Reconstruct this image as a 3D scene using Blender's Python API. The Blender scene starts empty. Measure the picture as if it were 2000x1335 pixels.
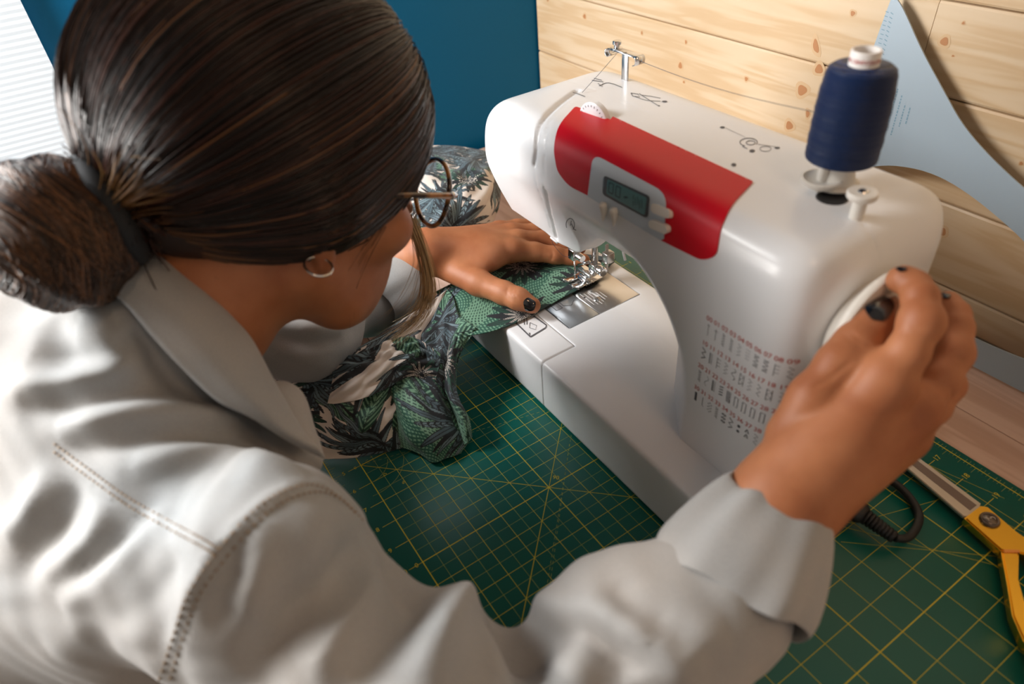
import bpy, bmesh, math, random
import numpy as np
from mathutils import Vector, Matrix
from mathutils.geometry import delaunay_2d_cdt
from mathutils.bvhtree import BVHTree
random.seed(4); rng = np.random.default_rng(7)
SC = bpy.context.scene
COL = SC.collection

# ------------------------------------------------------------------ camera, world, lights, exposure
CAM = np.array([0.4511, -0.0817, 0.4876]); FP = 1333.254
RC = np.array([[0.5477, 0.8333, -0.0747], [0.5009, -0.3981, -0.7685], [-0.6702, 0.3835, -0.6355]])
cd = bpy.data.cameras.new('camera'); cam = bpy.data.objects.new('camera', cd); COL.objects.link(cam)
cd.sensor_width = 36.0; cd.lens = FP / 2000 * 36; cd.clip_start = 0.01; cd.clip_end = 50
mw = Matrix.Identity(4)
for i in range(3):
    mw[i][0] = RC[0][i]; mw[i][1] = -RC[1][i]; mw[i][2] = -RC[2][i]; mw[i][3] = CAM[i]
cam.matrix_world = mw
cd.dof.use_dof = True; cd.dof.focus_distance = 0.71; cd.dof.aperture_fstop = 5.0
SC.camera = cam
SC.view_settings.view_transform = 'Standard'; SC.view_settings.look = 'None'
SC.view_settings.exposure = 0.0; SC.view_settings.gamma = 1.0
SC.view_settings.use_curve_mapping = False

W = bpy.data.worlds.new('room_air'); SC.world = W; W.use_nodes = True
W.node_tree.nodes['Background'].inputs[0].default_value = (0.80, 0.90, 1.0, 1)
W.node_tree.nodes['Background'].inputs[1].default_value = 0.42

def area_light(name, loc, target, sx, sy, power, color):
    d = bpy.data.lights.new(name, 'AREA'); d.shape = 'RECTANGLE'; d.size = sx; d.size_y = sy
    d.energy = power; d.color = color
    o = bpy.data.objects.new(name, d); COL.objects.link(o)
    o.location = loc
    o.rotation_euler = (Vector(target) - Vector(loc)).to_track_quat('-Z', 'Y').to_euler()
    return o
area_light('window_daylight', (-0.50, -0.46, 0.72), (0.10, 0.35, 0.12), 0.34, 0.40, 17.5, (1.0, 0.985, 0.97))
area_light('window_daylight', (-0.36, -0.80, 0.42), (0.0, -0.15, 0.18), 0.40, 0.50, 14.0, (1.0, 0.97, 0.93))
area_light('warm_overhead_area', (0.95, 0.1, 1.6), (0.3, 0.4, 0.1), 0.30, 0.30, 2.2, (1.0, 0.62, 0.36))  # weak warm area light out of view, high on the right

# ------------------------------------------------------------------ measuring helpers
def ray(x, y):
    return RC.T @ np.array([(x - 1000) / FP, (y - 667.5) / FP, 1.0])
def P(x, y, D): return CAM + ray(x, y) * D
def PZ(x, y, z=0.0):
    d = ray(x, y); return CAM + d * (z - CAM[2]) / d[2]
def PY(x, y, Y):
    d = ray(x, y); return CAM + d * (Y - CAM[1]) / d[1]
def PX(x, y, X):
    d = ray(x, y); return CAM + d * (X - CAM[0]) / d[0]

# ------------------------------------------------------------------ materials
def mat(name, color, rough=0.5, metal=0.0, **kw):
    m = bpy.data.materials.new(name); m.use_nodes = True
    b = m.node_tree.nodes['Principled BSDF']
    b.inputs['Base Color'].default_value = (*color, 1)
    b.inputs['Roughness'].default_value = rough; b.inputs['Metallic'].default_value = metal
    for k, v in kw.items():
        b.inputs[k.replace('_', ' ')].default_value = v
    return m
def nodes(m):
    nt = m.node_tree; return nt, nt.nodes, nt.links, nt.nodes['Principled BSDF']
def N(nt, t, **kw):
    n = nt.nodes.new(t)
    for k, v in kw.items():
        if k.startswith('i_'):
            key = k[2:]; key = int(key) if key.isdigit() else key.replace('_', ' ')
            n.inputs[key].default_value = v
        else: setattr(n, k, v)
    return n
def ramp(nt, stops):
    r = nt.nodes.new('ShaderNodeValToRGB'); e = r.color_ramp.elements
    while len(e) < len(stops): e.new(0.5)
    for el, (p, c) in zip(e, stops):
        el.position = p; el.color = (*c, 1)
    return r
def bump(m, scale, strength, dist=0.001, kind='noise', stretch=None):
    nt, ns, ln, b = nodes(m)
    tc = N(nt, 'ShaderNodeTexCoord'); mp = N(nt, 'ShaderNodeMapping')
    if stretch: mp.inputs['Scale'].default_value = stretch
    ln.new(tc.outputs['Object'], mp.inputs[0])
    if kind == 'noise': t = N(nt, 'ShaderNodeTexNoise', i_Scale=scale, i_Detail=4.0)
    else: t = N(nt, 'ShaderNodeTexWave', i_Scale=scale, i_Distortion=1.0)
    ln.new(mp.outputs[0], t.inputs['Vector'])
    bp = N(nt, 'ShaderNodeBump', i_Strength=strength, i_Distance=dist)
    ln.new(t.outputs[0], bp.inputs['Height']); ln.new(bp.outputs[0], b.inputs['Normal'])
    return t

# ------------------------------------------------------------------ scene objects
def link(name, me, m=None, parent=None, smooth=True):
    o = bpy.data.objects.new(name, me); COL.objects.link(o)
    if m is not None: me.materials.append(m)
    if smooth:
        for p in me.polygons: p.use_smooth = True
    if parent is not None: o.parent = parent
    return o
def mesh(name, V, F, m=None, parent=None, smooth=True):
    me = bpy.data.meshes.new(name)
    V = np.asarray(V, float)
    me.from_pydata(V.tolist(), [], [list(map(int, f)) for f in F] if not isinstance(F, np.ndarray) else F.tolist())
    me.update()
    return link(name, me, m, parent, smooth)
def empty(name, label, cat, group=None, loc=(0, 0, 0)):
    o = bpy.data.objects.new(name, None); COL.objects.link(o); o.empty_display_size = 0.02
    tag(o, label, cat, group); return o
def tag(o, label=None, cat=None, group=None, kind=None):
    if label: o['label'] = label
    if cat: o['category'] = cat
    if group: o['group'] = group
    if kind: o['kind'] = kind
    return o
def sharp(o, ang=35):
    me = o.data; bm = bmesh.new(); bm.from_mesh(me)
    for e in bm.edges:
        if len(e.link_faces) == 2 and e.calc_face_angle(0) > math.radians(ang): e.smooth = False
    bm.to_mesh(me); bm.free(); return o
def box(name, lo, hi, m, parent=None, bev=0.0, seg=2, rot=None, org=None):
    bm = bmesh.new(); bmesh.ops.create_cube(bm, size=1)
    lo = Vector(lo); hi = Vector(hi)
    for v in bm.verts:
        v.co = Vector([lo[i] + (v.co[i] + .5) * (hi[i] - lo[i]) for i in range(3)])
    if bev > 0: bmesh.ops.bevel(bm, geom=bm.edges[:], offset=bev, segments=seg, profile=.5, affect='EDGES')
    if rot is not None:
        c = Vector(org) if org is not None else (lo + hi) / 2
        bmesh.ops.transform(bm, matrix=Matrix.Translation(c) @ rot.to_4x4() @ Matrix.Translation(-c), verts=bm.verts[:])
    me = bpy.data.meshes.new(name); bm.to_mesh(me); bm.free()
    o = link(name, me, m, parent, True); return sharp(o, 50)
def frame_of(a, up=(0, 0, 1)):
    a = np.array(a, float); a /= np.linalg.norm(a)
    u = np.cross(a, up)
    if np.linalg.norm(u) < 1e-3: u = np.cross(a, (1, 0, 0))
    u /= np.linalg.norm(u); v = np.cross(u, a); return u, v, a
def lathe(name, prof, m, parent=None, org=(0, 0, 0), axis=(0, 0, 1), n=48, close=False):
    """prof: list of (r, h) along axis"""
    u, v, a = frame_of(axis); org = np.array(org, float); V = []; F = []
    k = len(prof)
    for r, h in prof:
        for j in range(n):
            t = 2 * math.pi * j / n
            V.append(org + a * h + (u * math.cos(t) + v * math.sin(t)) * max(r, 1e-5))
    for i in range(k - 1 if not close else k):
        i2 = (i + 1) % k
        for j in range(n):
            j2 = (j + 1) % n; F.append((i * n + j, i2 * n + j, i2 * n + j2, i * n + j2))
    o = mesh(name, V, F, m, parent); bm = bmesh.new(); bm.from_mesh(o.data)
    if not close:
        bmesh.ops.remove_doubles(bm, verts=bm.verts[:], dist=1e-5)
    bmesh.ops.recalc_face_normals(bm, faces=bm.faces[:])
    bm.to_mesh(o.data); bm.free()
    for p in o.data.polygons: p.use_smooth = True
    return sharp(o, 40)
def cr(pts, n):
    """Catmull-Rom resample of control points (any dimension) to n samples"""
    p = np.asarray(pts, float); m = len(p)
    if m == 2: t = np.linspace(0, 1, n)[:, None]; return p[0] * (1 - t) + p[1] * t
    q = np.vstack([2 * p[0] - p[1], p, 2 * p[-1] - p[-2]])
    s = np.linspace(0, m - 1, n); i = np.minimum(s.astype(int), m - 2); t = (s - i)[:, None]
    a, b, c, d = q[i], q[i + 1], q[i + 2], q[i + 3]
    return .5 * ((2 * b) + (-a + c) * t + (2 * a - 5 * b + 4 * c - d) * t * t + (-a + 3 * b - 3 * c + d) * t ** 3)
def tube_geo(pts, rad, n=10, flat=None, cap=True):
    pts = np.asarray(pts, float); k = len(pts)
    rad = np.ones(k) * rad if np.isscalar(rad) else np.asarray(rad, float)
    T = np.gradient(pts, axis=0); T /= np.linalg.norm(T, axis=1)[:, None] + 1e-12
    u, _, _ = frame_of(T[0]); V = []; F = []
    for i in range(k):
        u = u - T[i] * (u @ T[i]); u /= np.linalg.norm(u); v = np.cross(T[i], u)
        for j in range(n):
            t = 2 * math.pi * j / n
            V.append(pts[i] + rad[i] * (u * math.cos(t) + v * math.sin(t) * (flat or 1)))
    for i in range(k - 1):
        for j in range(n):
            j2 = (j + 1) % n; F.append((i * n + j, i * n + j2, (i + 1) * n + j2, (i + 1) * n + j))
    if cap: F.append(tuple(range(n))[::-1]); F.append(tuple((k - 1) * n + j for j in range(n)))
    return V, F
def tube(name, pts, rad, m, parent=None, n=10, flat=None):
    V, F = tube_geo(pts, rad, n, flat); return mesh(name, V, F, m, parent)
class Bag:
    def __init__(s): s.V = []; s.F = []; s.n = 0
    def add(s, V, F):
        s.V.extend([tuple(v) for v in V]); s.F.extend([tuple(i + s.n for i in f) for f in F]); s.n = len(s.V)
    def build(s, name, m, parent=None, smooth=True): return mesh(name, s.V, s.F, m, parent, smooth)

# ------------------------------------------------------------------ signed distance modelling
def smin(a, b, k): 
    h = np.clip(.5 + .5 * (b - a) / k, 0, 1); return b * (1 - h) + a * h - k * h * (1 - h)
def smax(a, b, k): return -smin(-a, -b, k)
def s_seg(X, a, b, ra, rb):
    a = np.asarray(a, float); b = np.asarray(b, float); ab = b - a
    t = np.clip(((X - a) @ ab) / (ab @ ab + 1e-12), 0, 1)
    return np.linalg.norm(X - a - t[:, None] * ab, axis=1) - (ra + (rb - ra) * t)
def s_chain(X, pts, rad, k=0.004):
    d = None
    for i in range(len(pts) - 1):
        e = s_seg(X, pts[i], pts[i + 1], rad[i], rad[i + 1])
        d = e if d is None else smin(d, e, k)
    return d
def s_ell(X, c, r, R=None):
    q = X - np.asarray(c, float)
    if R is not None: q = q @ np.asarray(R, float).T
    r = np.asarray(r, float); k0 = np.linalg.norm(q / r, axis=1); k1 = np.linalg.norm(q / (r * r), axis=1)
    return k0 * (k0 - 1) / (k1 + 1e-9)
def s_box(X, c, h, r=0.0, R=None):
    q = X - np.asarray(c, float)
    if R is not None: q = q @ np.asarray(R, float).T
    q = np.abs(q) - (np.asarray(h, float) - r)
    return np.linalg.norm(np.maximum(q, 0), axis=1) + np.minimum(q.max(axis=1), 0) - r
def surface(f, lo, hi, h, coarse=4, proj=2):
    """surface-net mesh of f<0 inside [lo,hi] at cell h"""
    lo = np.asarray(lo, float); hi = np.asarray(hi, float)
    n = np.ceil((hi - lo) / h / coarse).astype(int) * coarse
    nc = n // coarse
    ci = np.stack(np.meshgrid(*[np.arange(k) for k in nc], indexing='ij'), -1).reshape(-1, 3)
    cc = lo + (ci + .5) * coarse * h
    fc = np.concatenate([f(c) for c in np.array_split(cc, max(1, len(cc) // 400000))]).reshape(nc)
    act = np.abs(fc) < coarse * h * 1.25
    G = np.repeat(np.repeat(np.repeat(fc, coarse, 0), coarse, 1), coarse, 2).astype(np.float32)
    G = np.pad(G, ((0, 1),) * 3, mode='edge')
    A = np.zeros(n + 1, bool)
    ab = np.repeat(np.repeat(np.repeat(act, coarse, 0), coarse, 1), coarse, 2)
    A[:-1, :-1, :-1] |= ab; A[1:, 1:, 1:] |= ab; A[1:, :-1, :-1] |= ab; A[:-1, 1:, :-1] |= ab; A[:-1, :-1, 1:] |= ab
    A[1:, 1:, :-1] |= ab; A[1:, :-1, 1:] |= ab; A[:-1, 1:, 1:] |= ab
    ii = np.argwhere(A); X = lo + ii * h
    val = np.concatenate([f(c) for c in np.array_split(X, max(1, len(X) // 400000))])
    G[ii[:, 0], ii[:, 1], ii[:, 2]] = val
    S = G < 0
    c0 = S[:-1, :-1, :-1].astype(np.int8); tot = np.zeros_like(c0)
    sl = [slice(None, -1), slice(1, None)]
    for a in (0, 1):
        for b in (0, 1):
            for c in (0, 1): tot += S[sl[a], sl[b], sl[c]]
    act = (tot > 0) & (tot < 8)
    idx = np.argwhere(act); m = len(idx)
    ID = -np.ones(act.shape, np.int64); ID[idx[:, 0], idx[:, 1], idx[:, 2]] = np.arange(m)
    acc = np.zeros((m, 3)); cnt = np.zeros(m)
    cor = [(a, b, c) for a in (0, 1) for b in (0, 1) for c in (0, 1)]
    gv = {q: G[idx[:, 0] + q[0], idx[:, 1] + q[1], idx[:, 2] + q[2]].astype(float) for q in cor}
    for ax in range(3):
        for q in cor:
            if q[ax]: continue
            q2 = list(q); q2[ax] = 1; q2 = tuple(q2); a = gv[q]; b = gv[q2]; x = (a < 0) != (b < 0)
            t = np.where(x, a / np.where(x, a - b, 1), 0)
            p = np.zeros((m, 3)); p += q; p[:, ax] += t
            acc[x] += p[x]; cnt[x] += 1
    V = lo + (idx + acc / np.maximum(cnt, 1)[:, None]) * h
    Fs = []
    for ax in range(3):
        s2 = [slice(None)] * 3; s1 = [slice(None)] * 3; s2[ax] = slice(1, None); s1[ax] = slice(None, -1)
        a = S[tuple(s1)]; b = S[tuple(s2)]
        e = np.argwhere(a != b); u, v = (ax + 1) % 3, (ax + 2) % 3
        e = e[(e[:, u] > 0) & (e[:, v] > 0) & (e[:, u] < n[u]) & (e[:, v] < n[v])]
        ins = a[e[:, 0], e[:, 1], e[:, 2]]
        def g(du, dv):
            w = e.copy(); w[:, u] -= du; w[:, v] -= dv; return ID[w[:, 0], w[:, 1], w[:, 2]]
        q = np.stack([g(1, 1), g(0, 1), g(0, 0), g(1, 0)], 1)
        q[~ins] = q[~ins][:, ::-1]; Fs.append(q)
    F = np.vstack(Fs); F = F[(F >= 0).all(1)]
    for _ in range(proj):
        g = grad(f, V); d = f(V); st = d[:, None] * g / ((g * g).sum(1)[:, None] + .05)
        l = np.linalg.norm(st, axis=1)[:, None]; V = V - st * np.minimum(1, h * .8 / (l + 1e-12))
    return V, F
def grad(f, V, e=2e-4):
    d0 = f(V); return np.stack([(f(V + np.eye(3)[i] * e) - d0) / e for i in range(3)], 1)
def quick_mesh(name, V, F, m=None, parent=None):
    """fast path for big all-quad meshes"""
    me = bpy.data.meshes.new(name); nF = len(F); k = F.shape[1]
    me.vertices.add(len(V)); me.vertices.foreach_set('co', np.asarray(V, np.float32).ravel())
    me.loops.add(nF * k); me.loops.foreach_set('vertex_index', F.astype(np.int32).ravel())
    me.polygons.add(nF); me.polygons.foreach_set('loop_start', np.arange(0, nF * k, k, dtype=np.int32))
    me.polygons.foreach_set('use_smooth', np.ones(nF, bool))
    me.update(calc_edges=True); me.validate()
    o = bpy.data.objects.new(name, me); COL.objects.link(o)
    if m is not None: me.materials.append(m)
    if parent is not None: o.parent = parent
    return o
def cast(f, O, D, t0, tmax, steps=90, relax=0.8):
    """sphere trace many rays"""
    t = np.ones(len(O)) * t0; hit = np.zeros(len(O), bool)
    for _ in range(steps):
        X = O + D * t[:, None]; d = f(X); hit |= np.abs(d) < 2e-4
        t = t + np.where(np.abs(d) < 5e-5, 0, d * relax); t = np.minimum(t, tmax)
    return O + D * t[:, None], t < tmax - 1e-6
def cast_px(f, px, t0=0.2, tmax=1.3):
    px = np.asarray(px, float); d = np.array([ray(*q[:2]) for q in px]); L = np.linalg.norm(d, axis=1)
    d = d / L[:, None]; return cast(f, np.repeat(CAM[None], len(px), 0), d, t0, tmax)[0]
def attr_color(o, C, name='print'):
    a = o.data.color_attributes.new(name, 'FLOAT_COLOR', 'POINT')
    a.data.foreach_set('color', np.hstack([C, np.ones((len(C), 1))]).astype(np.float32).ravel())
# ------------------------------------------------------------------ room
def wood_mat(name, base, dark, light, knots=True, grain=1.0):
    m = mat(name, base, 0.45); nt, ns, ln, b = nodes(m)
    tc = N(nt, 'ShaderNodeTexCoord'); oi = N(nt, 'ShaderNodeObjectInfo')
    off = N(nt, 'ShaderNodeVectorMath', operation='SCALE'); off.inputs[0].default_value = (3.1, 1.7, 2.3)
    ln.new(oi.outputs['Random'], off.inputs['Scale'])
    ad = N(nt, 'ShaderNodeVectorMath', operation='ADD')
    ln.new(tc.outputs['Object'], ad.inputs[0]); ln.new(off.outputs[0], ad.inputs[1])
    mp = N(nt, 'ShaderNodeMapping'); mp.inputs['Scale'].default_value = (1.2, 14, 14)
    ln.new(ad.outputs[0], mp.inputs[0])
    n1 = N(nt, 'ShaderNodeTexNoise', i_Scale=2.2, i_Detail=3.0, i_Distortion=0.4); ln.new(mp.outputs[0], n1.inputs['Vector'])
    mu = N(nt, 'ShaderNodeMath', operation='MULTIPLY'); mu.inputs[1].default_value = 30
    ln.new(n1.outputs[0], mu.inputs[0])
    si = N(nt, 'ShaderNodeMath', operation='SINE'); ln.new(mu.outputs[0], si.inputs[0])
    mr = N(nt, 'ShaderNodeMapRange', i_1=-1.0, i_2=1.0); ln.new(si.outputs[0], mr.inputs[0])
    r = ramp(nt, [(0.0, light), (0.55, base), (1.0, dark)]); ln.new(mr.outputs[0], r.inputs[0])
    n2 = N(nt, 'ShaderNodeTexNoise', i_Scale=3.0, i_Detail=2.0); ln.new(ad.outputs[0], n2.inputs['Vector'])
    mx = N(nt, 'ShaderNodeMix', data_type='RGBA', blend_type='MULTIPLY'); mx.inputs[0].default_value = 0.5
    r2 = ramp(nt, [(0.3, (0.86, 0.78, 0.68)), (0.65, (1, 1, 1))]); ln.new(n2.outputs[0], r2.inputs[0])
    ln.new(r.outputs[0], mx.inputs[6]); ln.new(r2.outputs[0], mx.inputs[7])
    ln.new(mx.outputs[2], b.inputs['Base Color'])
    bp = N(nt, 'ShaderNodeBump', i_Strength=0.12 * grain, i_Distance=0.001); ln.new(mr.outputs[0], bp.inputs['Height'])
    ln.new(bp.outputs[0], b.inputs['Normal'])
    return m
M_pine = wood_mat('pine', (0.69, 0.52, 0.335), (0.64, 0.455, 0.27), (0.72, 0.56, 0.38))
M_table = wood_mat('table_wood', (0.66, 0.45, 0.36), (0.60, 0.39, 0.30), (0.72, 0.51, 0.42), grain=.6)
M_knot = mat('knot', (0.48, 0.22, 0.09), 0.5); M_knot2 = mat('knot_halo', (0.645, 0.44, 0.25), 0.5)
M_blue = mat('blue_paint', (0.0, 0.12, 0.27), 0.50, Specular_IOR_Level=0.2); bump(M_blue, 220, 0.15)
M_plain = mat('plain_wall', (0.5, 0.47, 0.43), 0.8)

# wooden back wall: long boards, joints recessed, bottom board rounded
wall = bpy.data.objects.new('wall_back', None); COL.objects.link(wall); tag(wall, kind='structure')
WY = 0.60; XL = -0.552
zs = [0.0, 0.039, 0.126, 0.2235, 0.3045, 0.392, 0.48, 0.57, 0.66, 0.75, 0.84]
def board(z0, z1, x0, x1):
    prof = []
    r = 0.0028; dep = 0.022; zz = [(WY + .004, z0 + .0004), (WY + .0012, z0 + .0008), (WY, z0 + r), (WY, z1 - r), (WY + .0012, z1 - .0008), (WY + .004, z1 - .0004), (WY + dep, z1 - .0004), (WY + dep, z0 + .0004)]
    V = []; F = []
    for x in (x0, x1):
        for y, z in zz: V.append((x, y, z))
    k = len(zz)
    for i in range(k): j = (i + 1) % k; F.append((i, j, j + k, i + k))
    F.append(tuple(range(k))[::-1]); F.append(tuple(range(k, 2 * k)))
    o = mesh('wood_board', V, F, M_pine, wall, False); o.data.validate(); return o
for i in range(len(zs) - 1):
    xs = [XL, 0.095 if i % 2 == 1 else 1.35] + ([1.35] if i % 2 == 1 else [])
    for a, b_ in zip(xs[:-1], xs[1:]): board(zs[i], zs[i + 1], a + .0003, b_ - .0003)
def knot(px, py, rx, rz, hollow=False):
    rx *= .8; rz *= .8; c = PY(px, py, WY); bag = Bag(); ang = random.random() * .6
    for k, (sc, m, off) in enumerate(((1.7, M_knot2, .0002), (1.0, M_knot, .0004))):
        V = [(c[0], WY - off, c[2])]; n = 18
        for j in range(n):
            t = 2 * math.pi * j / n; w = 1 + .12 * math.sin(3 * t + px)
            x = rx * sc * w * math.cos(t); z = rz * sc * w * math.sin(t)
            V.append((c[0] + x * math.cos(ang) - z * math.sin(ang), WY - off, c[2] + x * math.sin(ang) + z * math.cos(ang)))
        F = [(0, 1 + j, 1 + (j + 1) % n) for j in range(n)]
        mesh('knot', V, F, m, wall, False)
for q in [(1142, 32, .004, .004), (1254, 64, .002, .003), (1340, 82, .002, .003), (1329, 128, .004, .005), (1458, 154, .003, .003), (1336, 160, .002, .002),
          (1567, 176, .0075, .007), (1600, 135, .006, .006), (1594, 90, .004, .009), (1666, 26, .003, .003), (1542, 245, .006, .006), (1578, 222, .003, .005),
          (1845, 81, .0045, .0045), (1882, 45, .0015, .0015), (1862, 109, .0015, .001), (1840, 452, .0055, .005), (1804, 509, .006, .006), (1995, 319, .002, .002), (1070, 0, .003, .003)]:
    knot(*q)
# blue side wall
box('wall_left', (-0.60, -1.6, -0.75), (XL - .004, WY + .022, 1.9), M_blue).__setitem__('kind', 'structure')
box('wall_right', (1.35, -1.6, -0.75), (1.40, WY + .022, 1.9), M_plain).__setitem__('kind', 'structure')
box('trim_1', (XL - .003, WY + .0225, -0.75), (1.35, WY + .05, 1.9), M_plain).__setitem__('kind', 'structure')
fl = box('floor', (-0.6, -1.6, -0.80), (1.4, WY + .05, -0.75), mat('floor_boards', (0.25, 0.17, 0.11), 0.6)); fl['kind'] = 'structure'
ce = box('ceiling', (-0.6, -1.6, 1.9), (1.4, WY + .05, 1.95), M_plain); ce['kind'] = 'structure'
box('wall_front', (-0.6, -1.65, -0.8), (1.4, -1.6, 1.95), M_plain).__setitem__('kind', 'structure')

# window blind at left: pleated white fabric hanging against the blue wall
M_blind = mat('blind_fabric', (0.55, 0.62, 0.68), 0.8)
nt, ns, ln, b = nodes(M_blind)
b.inputs['Emission Color'].default_value = (0.86, 0.94, 1.0, 1); b.inputs['Emission Strength'].default_value = 0.30  # faint glow in the cloth stands in for daylight behind the blind
blind = empty('window_blind', 'white ribbed window blind hanging at far left against the blue wall', 'blind')
V = []; F = []; z = -0.1; k = 0; H = []
while z < 1.25:
    H.append((z, 0.0003 if k % 2 else 0.0)); z += .0035; k += 1
for z_, dx in H:
    for y in (-0.095, -0.30, -0.62): V.append((-0.545 + dx, y, z_))
for i in range(len(H) - 1):
    for j in range(2): F.append((i * 3 + j, i * 3 + j + 1, i * 3 + j + 4, i * 3 + j + 3))
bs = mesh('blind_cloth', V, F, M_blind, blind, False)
sd = bs.modifiers.new('thick', 'SOLIDIFY'); sd.thickness = .0012; sd.offset = 1
box('bottom_rail', (-0.549, -0.62, -0.115), (-0.540, -0.095, -0.1), mat('rail', (0.85, .87, .9), .4), blind, .002)
box('head_rail', (-0.551, -0.63, 1.25), (-0.52, -0.085, 1.29), mat('rail2', (0.85, .87, .9), .4), blind, .003)

# table
table = empty('sewing_table', 'pale pinkish plank table top under the green mat and machine', 'table')
ys = [-0.085, -0.02, 0.085, 0.19, 0.295, 0.40, 0.4935, WY - .002]
for a, b_ in zip(ys[:-1], ys[1:]):
    box('plank', (-0.538, a + .0004, -0.03), (1.2, b_ - .0004, -0.002), M_table, table, .0009, 2)
M_leg = mat('table_leg', (0.5, .36, .28), .5)
for x in (-0.5, 1.14):
    for y in (-0.055, 0.55): box('leg', (x - .025, y - .02, -0.75), (x + .025, y + .02, -0.0302), M_leg, table, .003)

# cutting mat with raised print
U = 0.0254
M_mat = mat('mat_green', (0.0, 0.105, 0.082), 0.36); bump(M_mat, 900, 0.12, 0.0004)
M_yel = mat('mat_print', (0.62, 0.50, 0.02), 0.45); M_yel2 = mat('mat_print_fine', (0.30, 0.33, 0.06), 0.45)
cm = empty('cutting_mat', 'green self-healing cutting mat with yellow inch grid lying under the machine', 'cutting mat')
u0, u1, v0, v1 = -6.5, 19.5, -1.42, 17.4
bm_ = box('mat_sheet', (u0 * U, v0 * U, -0.002), (u1 * U, v1 * U, 0.0), M_mat, cm, .0004, 1)
def strip(bag, a, b_, w, z=0.00012, dash=None):
    a = np.array(a, float) * U; b_ = np.array(b_, float) * U; d = b_ - a; L = np.linalg.norm(d); d /= L; n = np.array([-d[1], d[0]]) * w / 2
    segs = [(0, L)] if not dash else [(s, min(s + dash, L)) for s in np.arange(0, L, dash * 1.9)]
    for s, e in segs:
        p, q = a + d * s, a + d * e
        bag.add([(*(p - n), z), (*(q - n), z), (*(q + n), z), (*(p + n), z)], [(0, 1, 2, 3)])
fine, main, bold = Bag(), Bag(), Bag()
uL, uR = -5.0, 18.0; vL, vR = 0.0, 16.0
for i in np.arange(uL, uR + .01, .5):
    whole = abs(i - round(i)) < .01
    if whole: strip(bold if round(i) % 5 == 0 else main, (i, vL if i > uL else vL), (i, vR), .0008 if round(i) % 5 == 0 else .00042, .00011)
    elif i < 11.2: strip(fine, (i, vL), (i, 7.0), .00035, .0001)
for j in np.arange(vL, vR + .01, .5):
    whole = abs(j - round(j)) < .01; jj = round(j)
    if whole: strip(bold if jj in (0, 5, 9, 14) else main, (uL, j), (uR, j), .0008 if jj in (0, 5, 9, 14) else .00042, .00013)
    elif j < 7: strip(fine, (uL, j), (11, j), .00035, .00009)
strip(main, (0, 0), (12, 12), .0005, .00014); strip(main, (12, 12), (13.4, 16), .0003, .00014)
strip(main, (12, 15), (16, 16), .0003, .00014); strip(main, (11, -1), (-5, 15), .0005, .00015)
strip(main, (5, 5), (10, 0), .0006, .00016); strip(main, (12, 16), (14.2, 16.6), .0003, .00014)
strip(main, (12.2, 11.1), (16, 15.2), .0003, .00014); strip(main, (11, 11), (15.6, 14.2), .0003, .00014)
strip(fine, (0, 0), (-2, 7), .0004, .00014, .003); strip(fine, (9.5, 1.5), (3.8, 5.8 + 1), .0004, .00014, .003)
strip(fine, (8.6, 2.2), (3.0, 7.6), .0004, .00014, .003); strip(fine, (0, 0), (2.6, 9.9), .0004, .00014, .003)
# arcs at the left corner
for R_ in (1.0, 1.6):
    a0 = np.linspace(math.radians(-8), math.radians(70), 14)
    for s, e in zip(a0[:-1], a0[1:]): strip(fine, (R_ * math.cos(s), R_ * math.sin(s)), (R_ * math.cos(e), R_ * math.sin(e)), .0004, .00015)
# rulers: border lines and ticks
strip(bold, (uL - .7, vL - 1.1), (uR + .7, vL - 1.1), .0008, .00013); strip(bold, (uL - .7, 17.1), (uR + .7, 17.1), .0008, .00013)
strip(bold, (uR + .7, vL - 1.1), (uR + .7, 17.1), .0008, .00013)
for i in np.arange(uL, uR + .01, .125):
    L = .34 if abs(i - round(i)) < .01 else .26 if abs(i * 2 - round(i * 2)) < .01 else .13
    strip(fine, (i, vL - 1.1), (i, vL - 1.1 + L), .0003, .0001); strip(fine, (i, 17.1), (i, 17.1 - L * .9), .0003, .0001)
    if L < .2: strip(fine, (i, 17.1), (i, 17.1 + .15), .0003, .0001)
    if L > .3: strip(main, (i, vL), (i, vL - .5), .0005, .0001); strip(main, (i, vR), (i, 16.35), .0005, .0001)
fine.build('fine_lines', M_yel2, cm, False).__setitem__('kind', 'stuff')
main.build('inch_lines', M_yel, cm, False).__setitem__('kind', 'stuff')
bold.build('bold_lines', M_yel, cm, False).__setitem__('kind', 'stuff')

def text_geo(s, size, bold_=0.0, align='CENTER'):
    c = bpy.data.curves.new('t', 'FONT'); c.body = s; c.size = size; c.resolution_u = 3; c.offset = bold_
    c.align_x = align; c.align_y = 'CENTER'; o = bpy.data.objects.new('t', c); COL.objects.link(o)
    me = o.to_mesh(); V = np.array([v.co[:2] for v in me.vertices]).reshape(-1, 2); F = [tuple(p.vertices) for p in me.polygons]
    o.to_mesh_clear(); bpy.data.objects.remove(o); bpy.data.curves.remove(c); return V, F
nums = Bag()
def mat_num(s, u, v, size=.006, rot=90):
    V, F = text_geo(s, size); a = math.radians(rot); c, s_ = math.cos(a), math.sin(a)
    nums.add([(u * U + x * c - y * s_, v * U + x * s_ + y * c, .00016) for x, y in V], F)
for k in range(-4, 18):
    if k + 4 <= 23:
        mat_num(str(k + 5), k, 16.50, .0068)
        mat_num(str(k + 5), k, -.68, .0062)
mat_num('0', 0, -.22, .005); mat_num('0', 5, -.22, .006); mat_num('90', 4.8, 5.45, .006, 45); mat_num('15', .95, .55, .004, 130); mat_num('45', 1.7, .95, .004, 130)
tag(nums.build('numbers', M_yel, cm, False), kind='stuff')
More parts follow.
